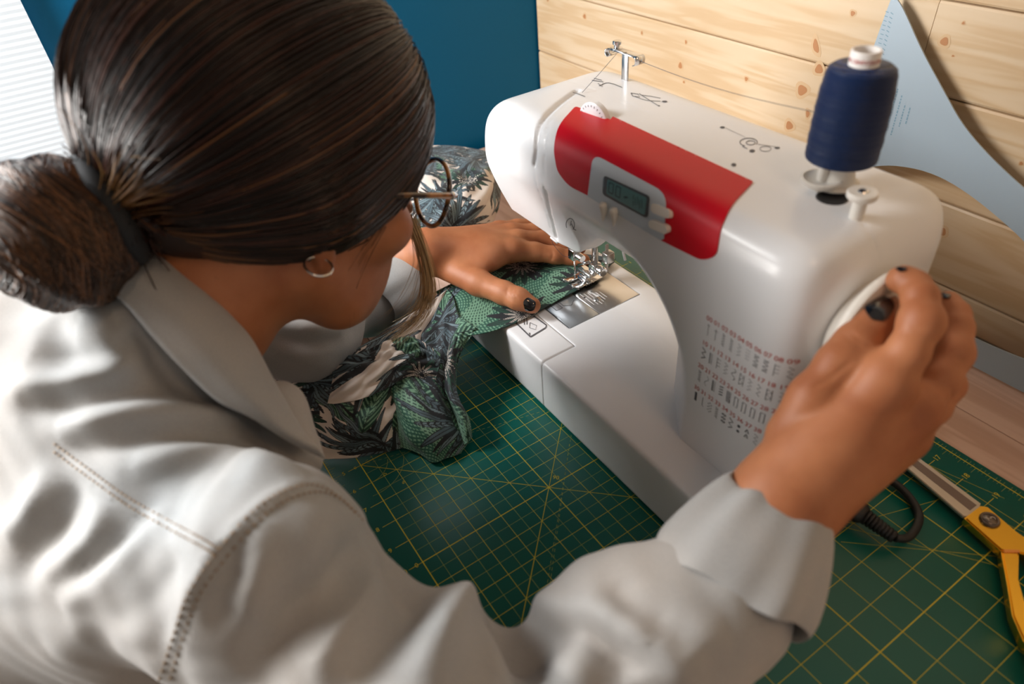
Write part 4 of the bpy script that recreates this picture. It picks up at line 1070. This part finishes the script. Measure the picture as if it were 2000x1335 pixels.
FOLDS = [([(255, 640), (330, 720), (420, 790)], -.008, .010), ([(20, 760), (180, 735), (290, 695)], .006, .010), ([(40, 790), (200, 775), (330, 760)], -.005, .009),
    ([(110, 845), (260, 810), (470, 815)], .007, .012), ([(110, 875), (300, 850), (500, 850)], -.005, .009), ([(260, 905), (420, 890), (600, 930)], .006, .011),
    ([(150, 640), (240, 680), (290, 700)], .005, .012), ([(60, 690), (140, 700), (260, 700)], -.004, .010),
    ([(95, 930), (60, 1000), (10, 1050)], .004, .009), ([(150, 950), (110, 1030), (40, 1110)], -.004, .009), ([(215, 980), (180, 1060), (90, 1130)], .005, .010),
    ([(300, 1040), (230, 1110), (120, 1170)], .006, .011), ([(290, 1010), (210, 1085), (110, 1150)], -.004, .008), ([(355, 1075), (300, 1160), (180, 1250)], -.004, .010),
    ([(330, 1100), (260, 1190), (100, 1280)], .004, .014),
    ([(520, 1010), (500, 1120), (470, 1200)], .003, .010), ([(470, 1060), (445, 1150), (420, 1240)], -.003, .008), ([(600, 990), (620, 1080), (640, 1150)], .003, .012),
    ([(705, 1060), (650, 1130), (560, 1230), (480, 1335)], -.007, .013), ([(745, 1100), (700, 1200), (600, 1320)], .008, .016), ([(850, 1165), (760, 1230), (690, 1335)], -.008, .014),
    ([(900, 1165), (850, 1250), (820, 1335)], .007, .014), ([(968, 1212), (1010, 1260), (1045, 1335)], -.013, .009), ([(968, 1212), (985, 1290), (990, 1335)], .004, .008),
    ([(985, 1215), (1100, 1195), (1220, 1225), (1310, 1290), (1335, 1335)], .007, .010), ([(1010, 1235), (1100, 1225), (1180, 1250), (1230, 1335)], -.009, .013),
    ([(1190, 1130), (1230, 1190), (1300, 1230)], -.005, .010), ([(1160, 1150), (1210, 1210), (1270, 1250)], .004, .009), ([(1330, 1290), (1370, 1250), (1420, 1240)], .004, .010), ([(1110, 1335), (1130, 1290), (1160, 1270)], .006, .012),
    ([(520, 620), (600, 640), (680, 650)], .004, .008), ([(540, 660), (620, 670), (700, 640)], -.004, .008)]
FOLDS += [([(905, 1175), (880, 1210), (850, 1270)], .007, .009), ([(735, 1095), (770, 1140), (800, 1180)], -.006, .010)]
disp = np.zeros(len(V))
for px_, a_, w_2 in FOLDS: disp += fold(V, Nn, px_, a_, w_2)
YOKE = [(105, 880), (180, 935), (250, 985), (330, 1030), (400, 1068), (425, 1085)]
ARMH = [(318, 1334), (345, 1250), (375, 1165), (430, 1085), (500, 1005), (560, 965), (620, 952), (670, 975), (708, 1015)]
for s_ in (YOKE, ARMH): disp += fold(V, Nn, s_, .0022, .0055) ; disp += fold(V, Nn, [(a_ + 6, b_ + 12) for a_, b_ in s_], -.0018, .0025)
ww = np.sin(V[:, 0] * 61 + V[:, 2] * 43 + 2 * np.sin(V[:, 1] * 37)) * np.sin(V[:, 1] * 53 - V[:, 2] * 31 + 1.5 * np.sin(V[:, 0] * 29))
w2 = np.sin(V[:, 0] * 140 + V[:, 1] * 90 + 3 * np.sin(V[:, 2] * 60)) * np.sin(V[:, 1] * 120 + V[:, 2] * 150)
V = V + Nn * (disp + .0016 * ww + .0005 * w2)[:, None]
shirt = quick_mesh('shirt', V, F, M_shirt, person)
SB = BVHTree.FromPolygons([tuple(v) for v in V], [tuple(int(i) for i in f_) for f_ in F])
def on_mesh(px):
    out = []
    for q in px:
        d = Vector(ray(*q)).normalized(); h_ = SB.ray_cast(Vector(CAM), d)
        out.append(np.array(h_[0]) if h_[0] is not None else None)
    return [p for p in out if p is not None]
def stitches(name, px, off, parent, r=.00045, n=None):
    bag = Bag(); c = cr([(a_ + off[0], b_ + off[1]) for a_, b_ in px], 90); p = on_mesh(c)
    for i in range(0, len(p) - 2, 2):
        if np.linalg.norm(p[i + 1] - p[i]) > .012: continue
        v_ = (p[i] - CAM); v_ /= np.linalg.norm(v_); V_, F_ = tube_geo([p[i] - v_ * .0003, (p[i] + p[i + 1]) / 2 - v_ * .0007, p[i + 1] - v_ * .0003], r, 5); bag.add(V_, F_)
    return tag(bag.build(name, M_stitch, parent), kind='stuff')
stitches('yoke_stitching', YOKE, (0, -14), shirt); stitches('yoke_stitching', YOKE, (0, 2), shirt)
stitches('armhole_stitching', ARMH, (-8, -6), shirt); stitches('armhole_stitching', ARMH, (8, 8), shirt)
# collar: thick folded band around the neck
def sheet(name, rows, m, parent, nu=60, nv=14, th=.0022, bulge=0.0, fn=None):
    """rows: list of rails, each a list of 3D points; skinned by Catmull-Rom"""
    R_ = np.array([cr(r_, nu) for r_ in rows]); G = np.array([cr(R_[:, i], nv) for i in range(nu)])
    V = G.reshape(-1, 3)
    if fn is not None: V = fn(V, nu, nv)
    F = [(i * nv + j, i * nv + j + 1, (i + 1) * nv + j + 1, (i + 1) * nv + j) for i in range(nu - 1) for j in range(nv - 1)]
    o = quick_mesh(name, V, np.array(F), m, parent)
    md = o.modifiers.new('thick', 'SOLIDIFY'); md.thickness = th; md.offset = 0
    return o
inner = [P(225, 520, .420), P(300, 498, .424), P(382, 552, .426), P(447, 618, .430), P(488, 664, .434), P(529, 738, .436), P(572, 812, .436), P(600, 856, .437)]
mid = [P(205, 555, .404), P(272, 535, .406), P(350, 598, .406), P(410, 672, .408), P(458, 730, .410), P(505, 782, .413), P(560, 838, .418), P(622, 876, .424)]
outer = [P(170, 590, .402), P(226, 580, .402), P(300, 660, .402), P(360, 724, .404), P(425, 783, .408), P(490, 815, .413), P(560, 858, .420), P(634, 894, .430)]
under = [P(238, 545, .437), P(312, 525, .440), P(388, 578, .443), P(452, 642, .446), P(492, 690, .450), P(530, 758, .450), P(568, 818, .448), P(596, 850, .444)]
inner = inner; collar = sheet('collar', [under, inner, mid, outer], M_shirt, shirt, 70, 22, .0020)
SB = BVHTree.FromPolygons([tuple(v.co) for v in collar.data.vertices], [tuple(p.vertices) for p in collar.data.polygons])
for off_ in ((0, 0), (13, -4)):
    stitches('collar_stitching', [(235, 573), (282, 622), (329, 668), (385, 728), (435, 778), (500, 806), (560, 842)], off_, collar)
# rolled cuffs
def cuff(name, A, B, ra, rb, th, m, parent, n=80, lump=.0015, seed=0, squash=None):
    A = np.array(A); B = np.array(B); u_, v_, w_ = frame_of(B - A); L = np.linalg.norm(B - A)
    if squash is not None: 
        u_ = np.array(squash) - w_ * (np.array(squash) @ w_); u_ /= np.linalg.norm(u_); v_ = np.cross(w_, u_)
    prof = [(-.004, -.1, 0), (0.0, .0, 1), (.12, .9, 1), (.5, 1.1, 1), (.88, .9, 1), (1.0, .2, 1), (.99, -.7, 1), (.8, -1.0, 1), (.3, -1.0, 1), (0.05, -.8, 1)]
    V = []; F = []; k = len(prof)
    for j in range(n):
        t = 2 * math.pi * j / n; wob = lump * (math.sin(3 * t + seed) + .6 * math.sin(7 * t + 2 * seed) + .4 * math.sin(11 * t))
        for s, h_, _ in prof:
            r_ = (ra * (1 - s) + rb * s) + th * h_ + wob * (1 + .6 * math.sin(4 * s + 2 * t)); e_ = .004 * math.sin(2 * t + seed) + .002 * math.sin(5 * t)
            V.append(A + w_ * (L * s + e_) + (u_ * math.cos(t) + v_ * math.sin(t) * .92) * r_)
    for j in range(n):
        j2 = (j + 1) % n
        for i in range(k): i2 = (i + 1) % k; F.append((j * k + i, j * k + i2, j2 * k + i2, j2 * k + i))
    o = mesh(name, V, F, m, parent); bm = bmesh.new(); bm.from_mesh(o.data); bmesh.ops.recalc_face_normals(bm, faces=bm.faces[:]); bm.to_mesh(o.data); bm.free()
    for p in o.data.polygons: p.use_smooth = True
    s_ = o.modifiers.new('s', 'SUBSURF'); s_.levels = s_.render_levels = 1
    return o
c1 = cuff('cuff', P(1412, 1150, .375), P(1517, 985, .384), .0445, .0285, .0030, M_shirt, shirt, lump=.0018, seed=1.0)
c2 = cuff('cuff', P(738, 578, .755), P(812, 528, .762), .0450, .0380, .0024, M_shirt, shirt, lump=.0012, seed=.5)
# ------------------------------------------------------------------ printed fabric being sewn
def leaf_print(U2, seed=3, dens=1.0, base='cream'):
    """colour of the tropical print at points U2 (metres on the cloth)"""
    r_ = np.random.default_rng(seed); C = np.tile(np.array([.68, .61, .55]), (len(U2), 1)); lo, hi = U2.min(0), U2.max(0)
    navy = np.array([.006, .009, .014]); slate = np.array([.075, .12, .145]); green = np.array([.007, .055, .035]); sage = np.array([.17, .33, .22]); cream = np.array([.74, .68, .60]); steel = np.array([.15, .22, .25])
    fine_ = np.sin((U2[:, 0] + .35 * U2[:, 1] + .006 * np.sin(U2[:, 1] * 90)) / .00052) > .1
    fine_ &= np.sin(U2[:, 1] / .0007 + 3 * np.sin(U2[:, 0] * 160)) > -.5
    if base == 'green':
        tt = np.sin(U2[:, 0] * 55 + 2.2 * np.sin(U2[:, 1] * 48)) > .1; C[:] = np.where(tt[:, None], sage, green * 1.6); C[fine_] = np.where(tt[fine_][:, None], green, sage)
    area = (hi - lo).prod(); nplant = int(area / (.042 ** 2) * dens) + 6
    for k in range(nplant):
        c = lo + r_.random(2) * (hi - lo); kind = r_.choice(3, p=[.42, .34, .24]); a0 = r_.random() * 6.28
        def blade(o, ang, L, w, curl, col, edge, lines=None, jag=0.0):
            d = U2 - o; m_ = (np.abs(d) < L * 1.15).all(1); I = np.nonzero(m_)[0]
            if not len(I): return
            d = d[I]; ca, sa = math.cos(ang), math.sin(ang); s = d[:, 0] * ca + d[:, 1] * sa; t = -d[:, 0] * sa + d[:, 1] * ca
            u = s / L; t = t - curl * L * u * u; ww_ = w * np.sqrt(np.clip(u, 0, 1)) * np.clip(1 - u, 0, 1) ** .7 * 1.9
            if jag: ww_ = ww_ * (1 - jag * np.abs(((s / .0028 + np.sign(t) * .3) % 1) - .5) * 2)
            e = np.abs(t) - ww_; inside = (u > 0) & (u < 1) & (e < 0); ed = (u > 0) & (u < 1) & (np.abs(e) < .00045)
            C[I[inside]] = col
            if lines is not None:
                g_ = (np.sin((s + np.abs(t) * 1.3) / .0011) > .35) & inside & (np.abs(t) > .0005); C[I[g_]] = lines
            C[I[ed | (inside & (np.abs(t) < .0004))]] = edge
        if kind == 0:      # palm fan of long blades, slate and navy on cream
            for j in range(11):
                blade(c, a0 + (j - 5) * .24, .050 + .02 * r_.random(), .0042, .25 * (j - 5) / 5, slate if j % 2 else steel, navy, navy if j % 3 == 0 else None)
                if j % 2 == 0: blade(c + r_.normal(size=2) * .004, a0 + (j - 5) * .24 + .11, .055, .0026, .2 * (j - 5) / 5, navy, navy)
        elif kind == 1:    # large green leaf with fine veins
            blade(c, a0, .062, .017, .25, green, navy, sage, .0)
            blade(c + .004, a0 + .1, .048, .008, .3, sage, green, green, .3)
        else:              # spiky cream flower on a dark ground
            for j in range(16): blade(c, a0 + j * .40, .030 + .008 * r_.random(), .0042, .1, green if j % 3 else navy, navy)
            for j in range(15): blade(c, a0 + j * .42, .019 + .006 * r_.random(), .0017, .12, cream, navy)
    return C
M_cloth = mat('printed_cotton', (.3, .3, .3), 0.62, Sheen_Weight=0.15)
nt, ns, ln, b = nodes(M_cloth); at = N(nt, 'ShaderNodeVertexColor'); at.layer_name = 'print'; ln.new(at.outputs[0], b.inputs['Base Color'])
bump(M_cloth, 2400, 0.15, .0002)
cloth = empty('printed_fabric', 'leaf-printed green and navy cotton fabric bunched under the needle and over the mat', 'fabric')
def cloth_sheet(name, rails, nu, nv, seed, wr=.0, th=.0009, scale=1.0, off=(0, 0), dens=1.0, base='cream'):
    R_ = np.array([cr(r_, nu) for r_ in rails]); G = np.array([cr(R_[:, i], nv) for i in range(nu)])
    if wr:
        a = np.linspace(0, 1, nu)[:, None]; b_ = np.linspace(0, 1, nv)[None]
        dz = wr * (np.sin(a * 17 + 3 * np.sin(b_ * 5 + seed)) * np.sin(b_ * 11 + 2 * np.sin(a * 7)) + .5 * np.sin(a * 31 + b_ * 23 + seed))
        dz *= (np.sin(np.pi * a) * np.sin(np.pi * b_)) ** .3
        T1 = np.gradient(G, axis=0); T2 = np.gradient(G, axis=1); nn = np.cross(T1, T2); nn /= np.linalg.norm(nn, axis=2, keepdims=True) + 1e-9; G = G + nn * dz[..., None]
    du = np.linalg.norm(np.diff(G, axis=0), axis=2).mean(1); dv = np.linalg.norm(np.diff(G, axis=1), axis=2).mean(0)
    su = np.concatenate([[0], np.cumsum(du)]); sv = np.concatenate([[0], np.cumsum(dv)])
    U2 = np.stack(np.meshgrid(su, sv, indexing='ij'), -1).reshape(-1, 2) * scale + off
    V = G.reshape(-1, 3); V[:, 2] = np.maximum(V[:, 2], .0012)
    F = np.array([(i * nv + j, i * nv + j + 1, (i + 1) * nv + j + 1, (i + 1) * nv + j) for i in range(nu - 1) for j in range(nv - 1)])
    o = quick_mesh(name, V, F, M_cloth, cloth); attr_color(o, leaf_print(U2, seed, dens, base))
    md = o.modifiers.new('thick', 'SOLIDIFY'); md.thickness = th; md.offset = 0
    return o
Z = .0650
def z(a, b_, h=Z): return PZ(a, b_, h)
# flat part on the bed, running under the presser foot
cloth_sheet('seam_strip', [
    [z(1200, 512, .066), z(1165, 536, .0658), z(1135, 562, .0655), z(1092, 585), z(1045, 612), z(1000, 633), z(955, 648), z(915, 655, .064)],
    [z(1190, 505, .067), z(1145, 522, .0665), z(1110, 540, .0662), z(1065, 562), z(1020, 585), z(975, 605), z(940, 620, .0645), z(900, 630, .064)],
    [z(1172, 500, .068), z(1120, 508, .0670), z(1075, 520, .0668), z(1030, 538), z(985, 560), z(950, 575, .066), z(915, 590, .066), z(885, 600, .063)],
    [z(1160, 498, .068), z(1090, 492, .0670), z(1040, 498, .0668), z(990, 505), z(950, 520), z(910, 540, .066), z(880, 555, .066), z(850, 570, .062)]], 330, 170, 11, .0006, off=(.2, .1), dens=.45, base='green')
# over the front edge of the bed and down to the mat
cloth_sheet('hanging_fold', [
    [z(925, 650, .065), z(900, 690, .050), z(890, 740, .028), z(900, 800, .012), z(918, 850, .006), z(900, 885, .004)],
    [z(905, 632, .066), z(885, 680, .056), z(872, 735, .040), z(868, 800, .030), z(885, 855, .018), z(870, 895, .006)],
    [z(893, 610, .067), z(868, 650, .060), z(840, 700, .052), z(820, 780, .046), z(838, 850, .030), z(845, 902, .005)],
    [z(885, 580, .067), z(850, 630, .062), z(800, 680, .056), z(765, 745, .048), z(790, 830, .034), z(812, 882, .006)],
    [z(870, 560, .067), z(825, 605, .062), z(775, 655, .050), z(752, 740, .034), z(758, 800, .020), z(765, 868, .006)]], 260, 220, 5, .0022, off=(.05, .33), base='green', dens=.7)
cloth_sheet('seam_edge', [
    [z(930, 640, .067), z(905, 668, .060), z(890, 715, .047), z(893, 770, .034), z(915, 815, .024), z(922, 852, .010)],
    [z(912, 628, .069), z(892, 655, .065), z(878, 705, .055), z(880, 765, .044), z(905, 820, .032), z(915, 862, .012)],
    [z(900, 618, .067), z(884, 648, .058), z(868, 700, .044), z(868, 760, .030), z(890, 820, .018), z(905, 870, .006)]], 200, 60, 17, .0008, off=(.5, .2), dens=.7, base='green')
# pile of folds lying toward her lap
cloth_sheet('lower_folds', [
    [z(495, 745, .045), z(580, 728, .062), z(680, 690, .072), z(760, 640, .074), z(840, 590, .070), z(880, 560, .066)],
    [z(520, 770, .038), z(600, 755, .056), z(690, 735, .064), z(770, 680, .066), z(840, 640, .058), z(880, 610, .050)],
    [z(560, 800, .026), z(630, 800, .040), z(700, 790, .048), z(770, 745, .048), z(830, 720, .040), z(872, 680, .030)],
    [z(590, 850, .016), z(660, 855, .022), z(720, 840, .030), z(780, 810, .030), z(840, 790, .022), z(885, 740, .016)],
    [z(610, 897, .002), z(690, 893, .003), z(760, 880, .004), z(800, 870, .005), z(850, 850, .005), z(895, 800, .004)]], 320, 280, 8, .0042, off=(.1, .6), dens=1.0)
cloth_sheet('inner_fold', [
    [z(640, 700, .074), z(700, 690, .078), z(760, 664, .080), z(810, 660, .072), z(860, 690, .060)],
    [z(650, 735, .066), z(705, 728, .072), z(765, 700, .072), z(815, 690, .064), z(858, 715, .052)],
    [z(640, 790, .048), z(700, 780, .054), z(750, 760, .054), z(800, 735, .052), z(850, 745, .044)]], 200, 120, 21, .003, off=(.8, .6))
# fabric lying behind, at the left end of the machine
def back_pt(a, b_, h): return PZ(a, b_, h)
cloth_sheet('rear_heap', [
    [back_pt(770, 290, .055), back_pt(840, 284, .070), back_pt(900, 286, .075), back_pt(955, 298, .068), back_pt(976, 310, .055)],
    [back_pt(770, 330, .070), back_pt(840, 325, .088), back_pt(900, 330, .090), back_pt(955, 335, .082), back_pt(978, 345, .060)],
    [back_pt(765, 390, .066), back_pt(835, 385, .086), back_pt(895, 380, .086), back_pt(950, 385, .074), back_pt(975, 400, .046)],
    [back_pt(765, 450, .050), back_pt(830, 440, .066), back_pt(890, 440, .060), back_pt(940, 440, .044), back_pt(966, 425, .024)],
    [back_pt(765, 520, .010), back_pt(830, 505, .010), back_pt(890, 490, .008), back_pt(940, 470, .006), back_pt(960, 445, .004)]], 260, 230, 2, .0030, off=(.3, 1.2), dens=.6)
cloth_sheet('fabric_tail', [
    [z(1178, 508, .068), z(1190, 498, .069), z(1203, 505, .069)], [z(1165, 530, .067), z(1180, 525, .068), z(1192, 518, .068)], [z(1150, 548, .0662), z(1160, 545, .067), z(1170, 540, .0662)]], 40, 30, 9, .0004, off=(2, 2))

# ------------------------------------------------------------------ scissors
M_blade = mat('scissor_steel', (0.60, 0.54, 0.48), 0.30, 0.85); M_bladed = mat('blade_hollow', (.22, .17, .15), .45, .6)
M_gold = mat('gold_plated', (0.90, 0.52, 0.06), 0.22, 1.0)
scs = empty('scissors', 'long steel tailor scissors with gold handles lying on the mat at right', 'scissors')
def prism(name, poly, z0, z1, m, parent, bev=.0006):
    bm = bmesh.new(); a = [bm.verts.new((p[0], p[1], z0)) for p in poly]; f = bm.faces.new(a)
    r_ = bmesh.ops.extrude_face_region(bm, geom=[f]); 
    for g_ in r_['geom']:
        if isinstance(g_, bmesh.types.BMVert): g_.co.z = z1
    bmesh.ops.recalc_face_normals(bm, faces=bm.faces[:])
    if bev: bmesh.ops.bevel(bm, geom=[e for e in bm.edges if abs(e.verts[0].co.z - e.verts[1].co.z) < 1e-7], offset=bev, segments=2, affect='EDGES')
    me = bpy.data.meshes.new(name); bm.to_mesh(me); bm.free(); return sharp(link(name, me, m, parent), 40)
def zp(l, h): return [PZ(a, b_, h)[:2] for a, b_ in l]
prism('lower_blade', zp([(1690, 850), (1712, 846), (1920, 1000), (1905, 1020), (1740, 885)], .0045), .0012, .0042, M_blade, scs)
ub = prism('upper_blade', zp([(1660, 800), (1733, 850), (1762, 868), (1916, 982), (1906, 1010), (1882, 1008), (1724, 872)], .0078), .0045, .0078, M_blade, scs)
prism('blade_groove', zp([(1716, 846), (1748, 866), (1908, 986), (1895, 996), (1732, 868)], .0080), .0078, .0080, M_bladed, ub, 0)
prism('handle_shank', zp([(1884, 1010), (1916, 986), (1930, 988), (1985, 1035), (2035, 1070), (2035, 1090), (1990, 1078), (1956, 1074)], .0120), .0030, .0120, M_gold, scs, .0012)
hs_ = [PZ(1966, 1076, .010), PZ(1975, 1120, .010), PZ(1982, 1170, .010), PZ(1994, 1222, .010), PZ(2030, 1290, .010)]
prism('handle_lower', zp([(1956, 1076), (1991, 1078), (1990, 1130), (2004, 1180), (2030, 1240), (2040, 1290), (2000, 1250), (1978, 1200), (1968, 1140)], .0130), .0025, .0130, M_gold, scs, .0012)
# finger bows outside the frame
def bow(c, r0, r1, rot, name='finger_bow'):
    pts = [np.array([c[0] + r0 * math.cos(a) * math.cos(rot) - r1 * math.sin(a) * math.sin(rot), c[1] + r0 * math.cos(a) * math.sin(rot) + r1 * math.sin(a) * math.cos(rot), .0085]) for a in np.linspace(0, 2 * math.pi, 41)]
    tube(name, pts, .0055, M_gold, scs, 12)
ec = PZ(2030, 1250, .01); bow((ec[0] + .030, ec[1] - .006), .034, .020, -.5); ec = PZ(2025, 1085, .01); bow((ec[0] + .040, ec[1] + .0), .040, .022, -.15)
pv = PZ(1933, 1015, .0125)
pvo = lathe('pivot_screw', [(0, .0028), (.0035, .0030), (.0052, .0020), (.0056, .0022), (.0066, .0022), (.0072, .0012), (.0074, 0), (0, 0)], mat('antique_metal', (.16, .13, .11), .3, 1.0), scs, (pv[0], pv[1], .0119), n=40)
bg = Bag()
cc = np.array([pv[0], pv[1], .0151])
for a0_, a1_, rr_ in ((.6, 4.2, .0016),):
    A_ = np.linspace(a0_, a1_, 14); 
    V_, F_ = tube_geo([cc + (math.cos(a) * rr_ + .0012, math.sin(a) * rr_ + .0008, 0) for a in A_], .00045, 6); bg.add(V_, F_)
for q_ in (((-.003, -.003), (.000, -.001)), ((-.003, .0), (-.0015, -.0028)), ((-.0035, -.001), (.0005, -.003))):
    V_, F_ = tube_geo([cc + (*q_[0], -.0004), cc + (*q_[1], -.0002)], .0004, 6); bg.add(V_, F_)
bg.build('emblem', M_blade, pvo)
prism('spring_bar', zp([(1960, 1072), (1992, 1073), (1992, 1079), (1961, 1079)], .0135), .012, .0138, mat('copper', (.8, .35, .12), .25, 1.0), scs, .0003)

# ------------------------------------------------------------------ translucent pattern ruler leaning on the wooden wall
M_rul = mat('frosted_acrylic', (0.42, 0.52, 0.60), 0.42)
b = M_rul.node_tree.nodes['Principled BSDF']; b.inputs['Transmission Weight'].default_value = 0.12
rul = empty('pattern_ruler', 'large frosted blue-grey pattern-making ruler with curved cutout leaning on the wooden wall', 'ruler')
yb, yt, hz = .556, .594, .36
pn = np.cross((1, 0, 0), (0, yt - yb, hz)); pn /= np.linalg.norm(pn)
def RP(a, b_):
    d = ray(a, b_); o = np.array([0, yb, 0.0]); t = ((o - CAM) @ pn) / (d @ pn); p = CAM + d * t; p[2] = max(p[2], .0006); return p
outer_ = cr([(1745, -12), (1765, 18), (1800, 95), (1840, 170), (1880, 240), (1930, 300), (2000, 366), (2070, 420)], 30).tolist() + [[2150, 560], [2200, 830], [2100, 815]] + \
         cr([(2010, 774), (1950, 748), (1880, 718), (1800, 688), (1700, 640)], 8).tolist() + [[1640, 600], [1630, 430], [1650, 330], [1675, 200], [1700, 112], [1722, 50]]
hole_ = cr([(1668, 336), (1700, 326), (1745, 323), (1800, 332), (1850, 352), (1900, 384), (1950, 424), (2000, 470), (2060, 540), (2085, 620), (2070, 690), (2040, 712), (2000, 700), (1945, 678), (1890, 653), (1830, 625), (1740, 560), (1690, 480), (1665, 400)], 60).tolist()
def plate_with_hole(name, outer, hole, fn, nrm, th, m, parent):
    B = rounded(outer, 14); H_ = rounded(hole, 14); allb = np.vstack([B, H_]); nB, nH = len(B), len(H_)
    E = [(i, (i + 1) % nB) for i in range(nB)] + [(nB + i, nB + (i + 1) % nH) for i in range(nH)]
    res = delaunay_2d_cdt([Vector(p) for p in allb], E, [], 0, 1e-4); v2 = np.array([tuple(v) for v in res[0]]); Fc = [tuple(f_) for f_ in res[2]]
    cen = np.array([v2[list(f_)].mean(0) for f_ in Fc]); ok = in_poly(cen, B) & ~in_poly(cen, H_); Fc = [f_ for f_, k_ in zip(Fc, ok) if k_]
    A = np.array([fn(*q) for q in v2]); n_ = len(A); V = np.vstack([A + nrm * th / 2, A - nrm * th / 2]); FF = list(Fc) + [tuple(i + n_ for i in f_[::-1]) for f_ in Fc]
    cnt = set(); 
    for f_ in Fc:
        for i in range(len(f_)): cnt.add((f_[i], f_[(i + 1) % len(f_)]))
    for e in cnt:
        if (e[1], e[0]) not in cnt: FF.append((e[1], e[0], e[0] + n_, e[1] + n_))
    o = mesh(name, V, FF, m, parent, False); bm = bmesh.new(); bm.from_mesh(o.data); bmesh.ops.recalc_face_normals(bm, faces=bm.faces[:]); bm.to_mesh(o.data); bm.free(); return o
plate_with_hole('ruler_plate', outer_, hole_, RP, pn, .0018, M_rul, rul)
M_rink = mat('ruler_ink', (.20, .34, .44), .6); bag = Bag()
def rl(pts, w): 
    V2, F2 = pline(pts, w); bag.add([RP(*q) - pn * (.0011 if pn[1] > 0 else -.0011) for q in V2], F2)
ex = np.array([.28, -1.0]); ex /= np.linalg.norm(ex); ey = np.array([ex[1] * -1, ex[0]]); ey = np.array([.95, .30])
for col_, L in enumerate((14, 22, 21, 12, 9)):
    o_ = np.array([1732, 215]) + ey * (col_ * 11.0) + ex * (4 * math.sin(col_ * 2.1)); s = -L * 1.9
    rs_ = np.random.default_rng(col_)
    while s < L * 1.9:
        w = rs_.uniform(2.2, 6); a = o_ + ex * s; rl([a, a + ex * w], 2.4); s += w + rs_.uniform(1.0, 2.6)
for k_ in range(11):
    a = np.array([1722.0, 22.0]) * (1 - k_ / 11) + np.array([1700.0, 118.0]) * (k_ / 11); rl([a + (9, 0), a + (15, 2)], 1.4); rl([a + (19, 2), a + (24, 6)], 1.6)
for k_ in range(60):
    a = np.array([1895.0, 716.0]) * (1 - k_ / 60) + np.array([2010.0, 765.0]) * (k_ / 60); rl([a, a + (2, -(9 if k_ % 5 else 17))], .7)
tag(bag.build('ruler_print', M_rink, rul, False), kind='stuff')
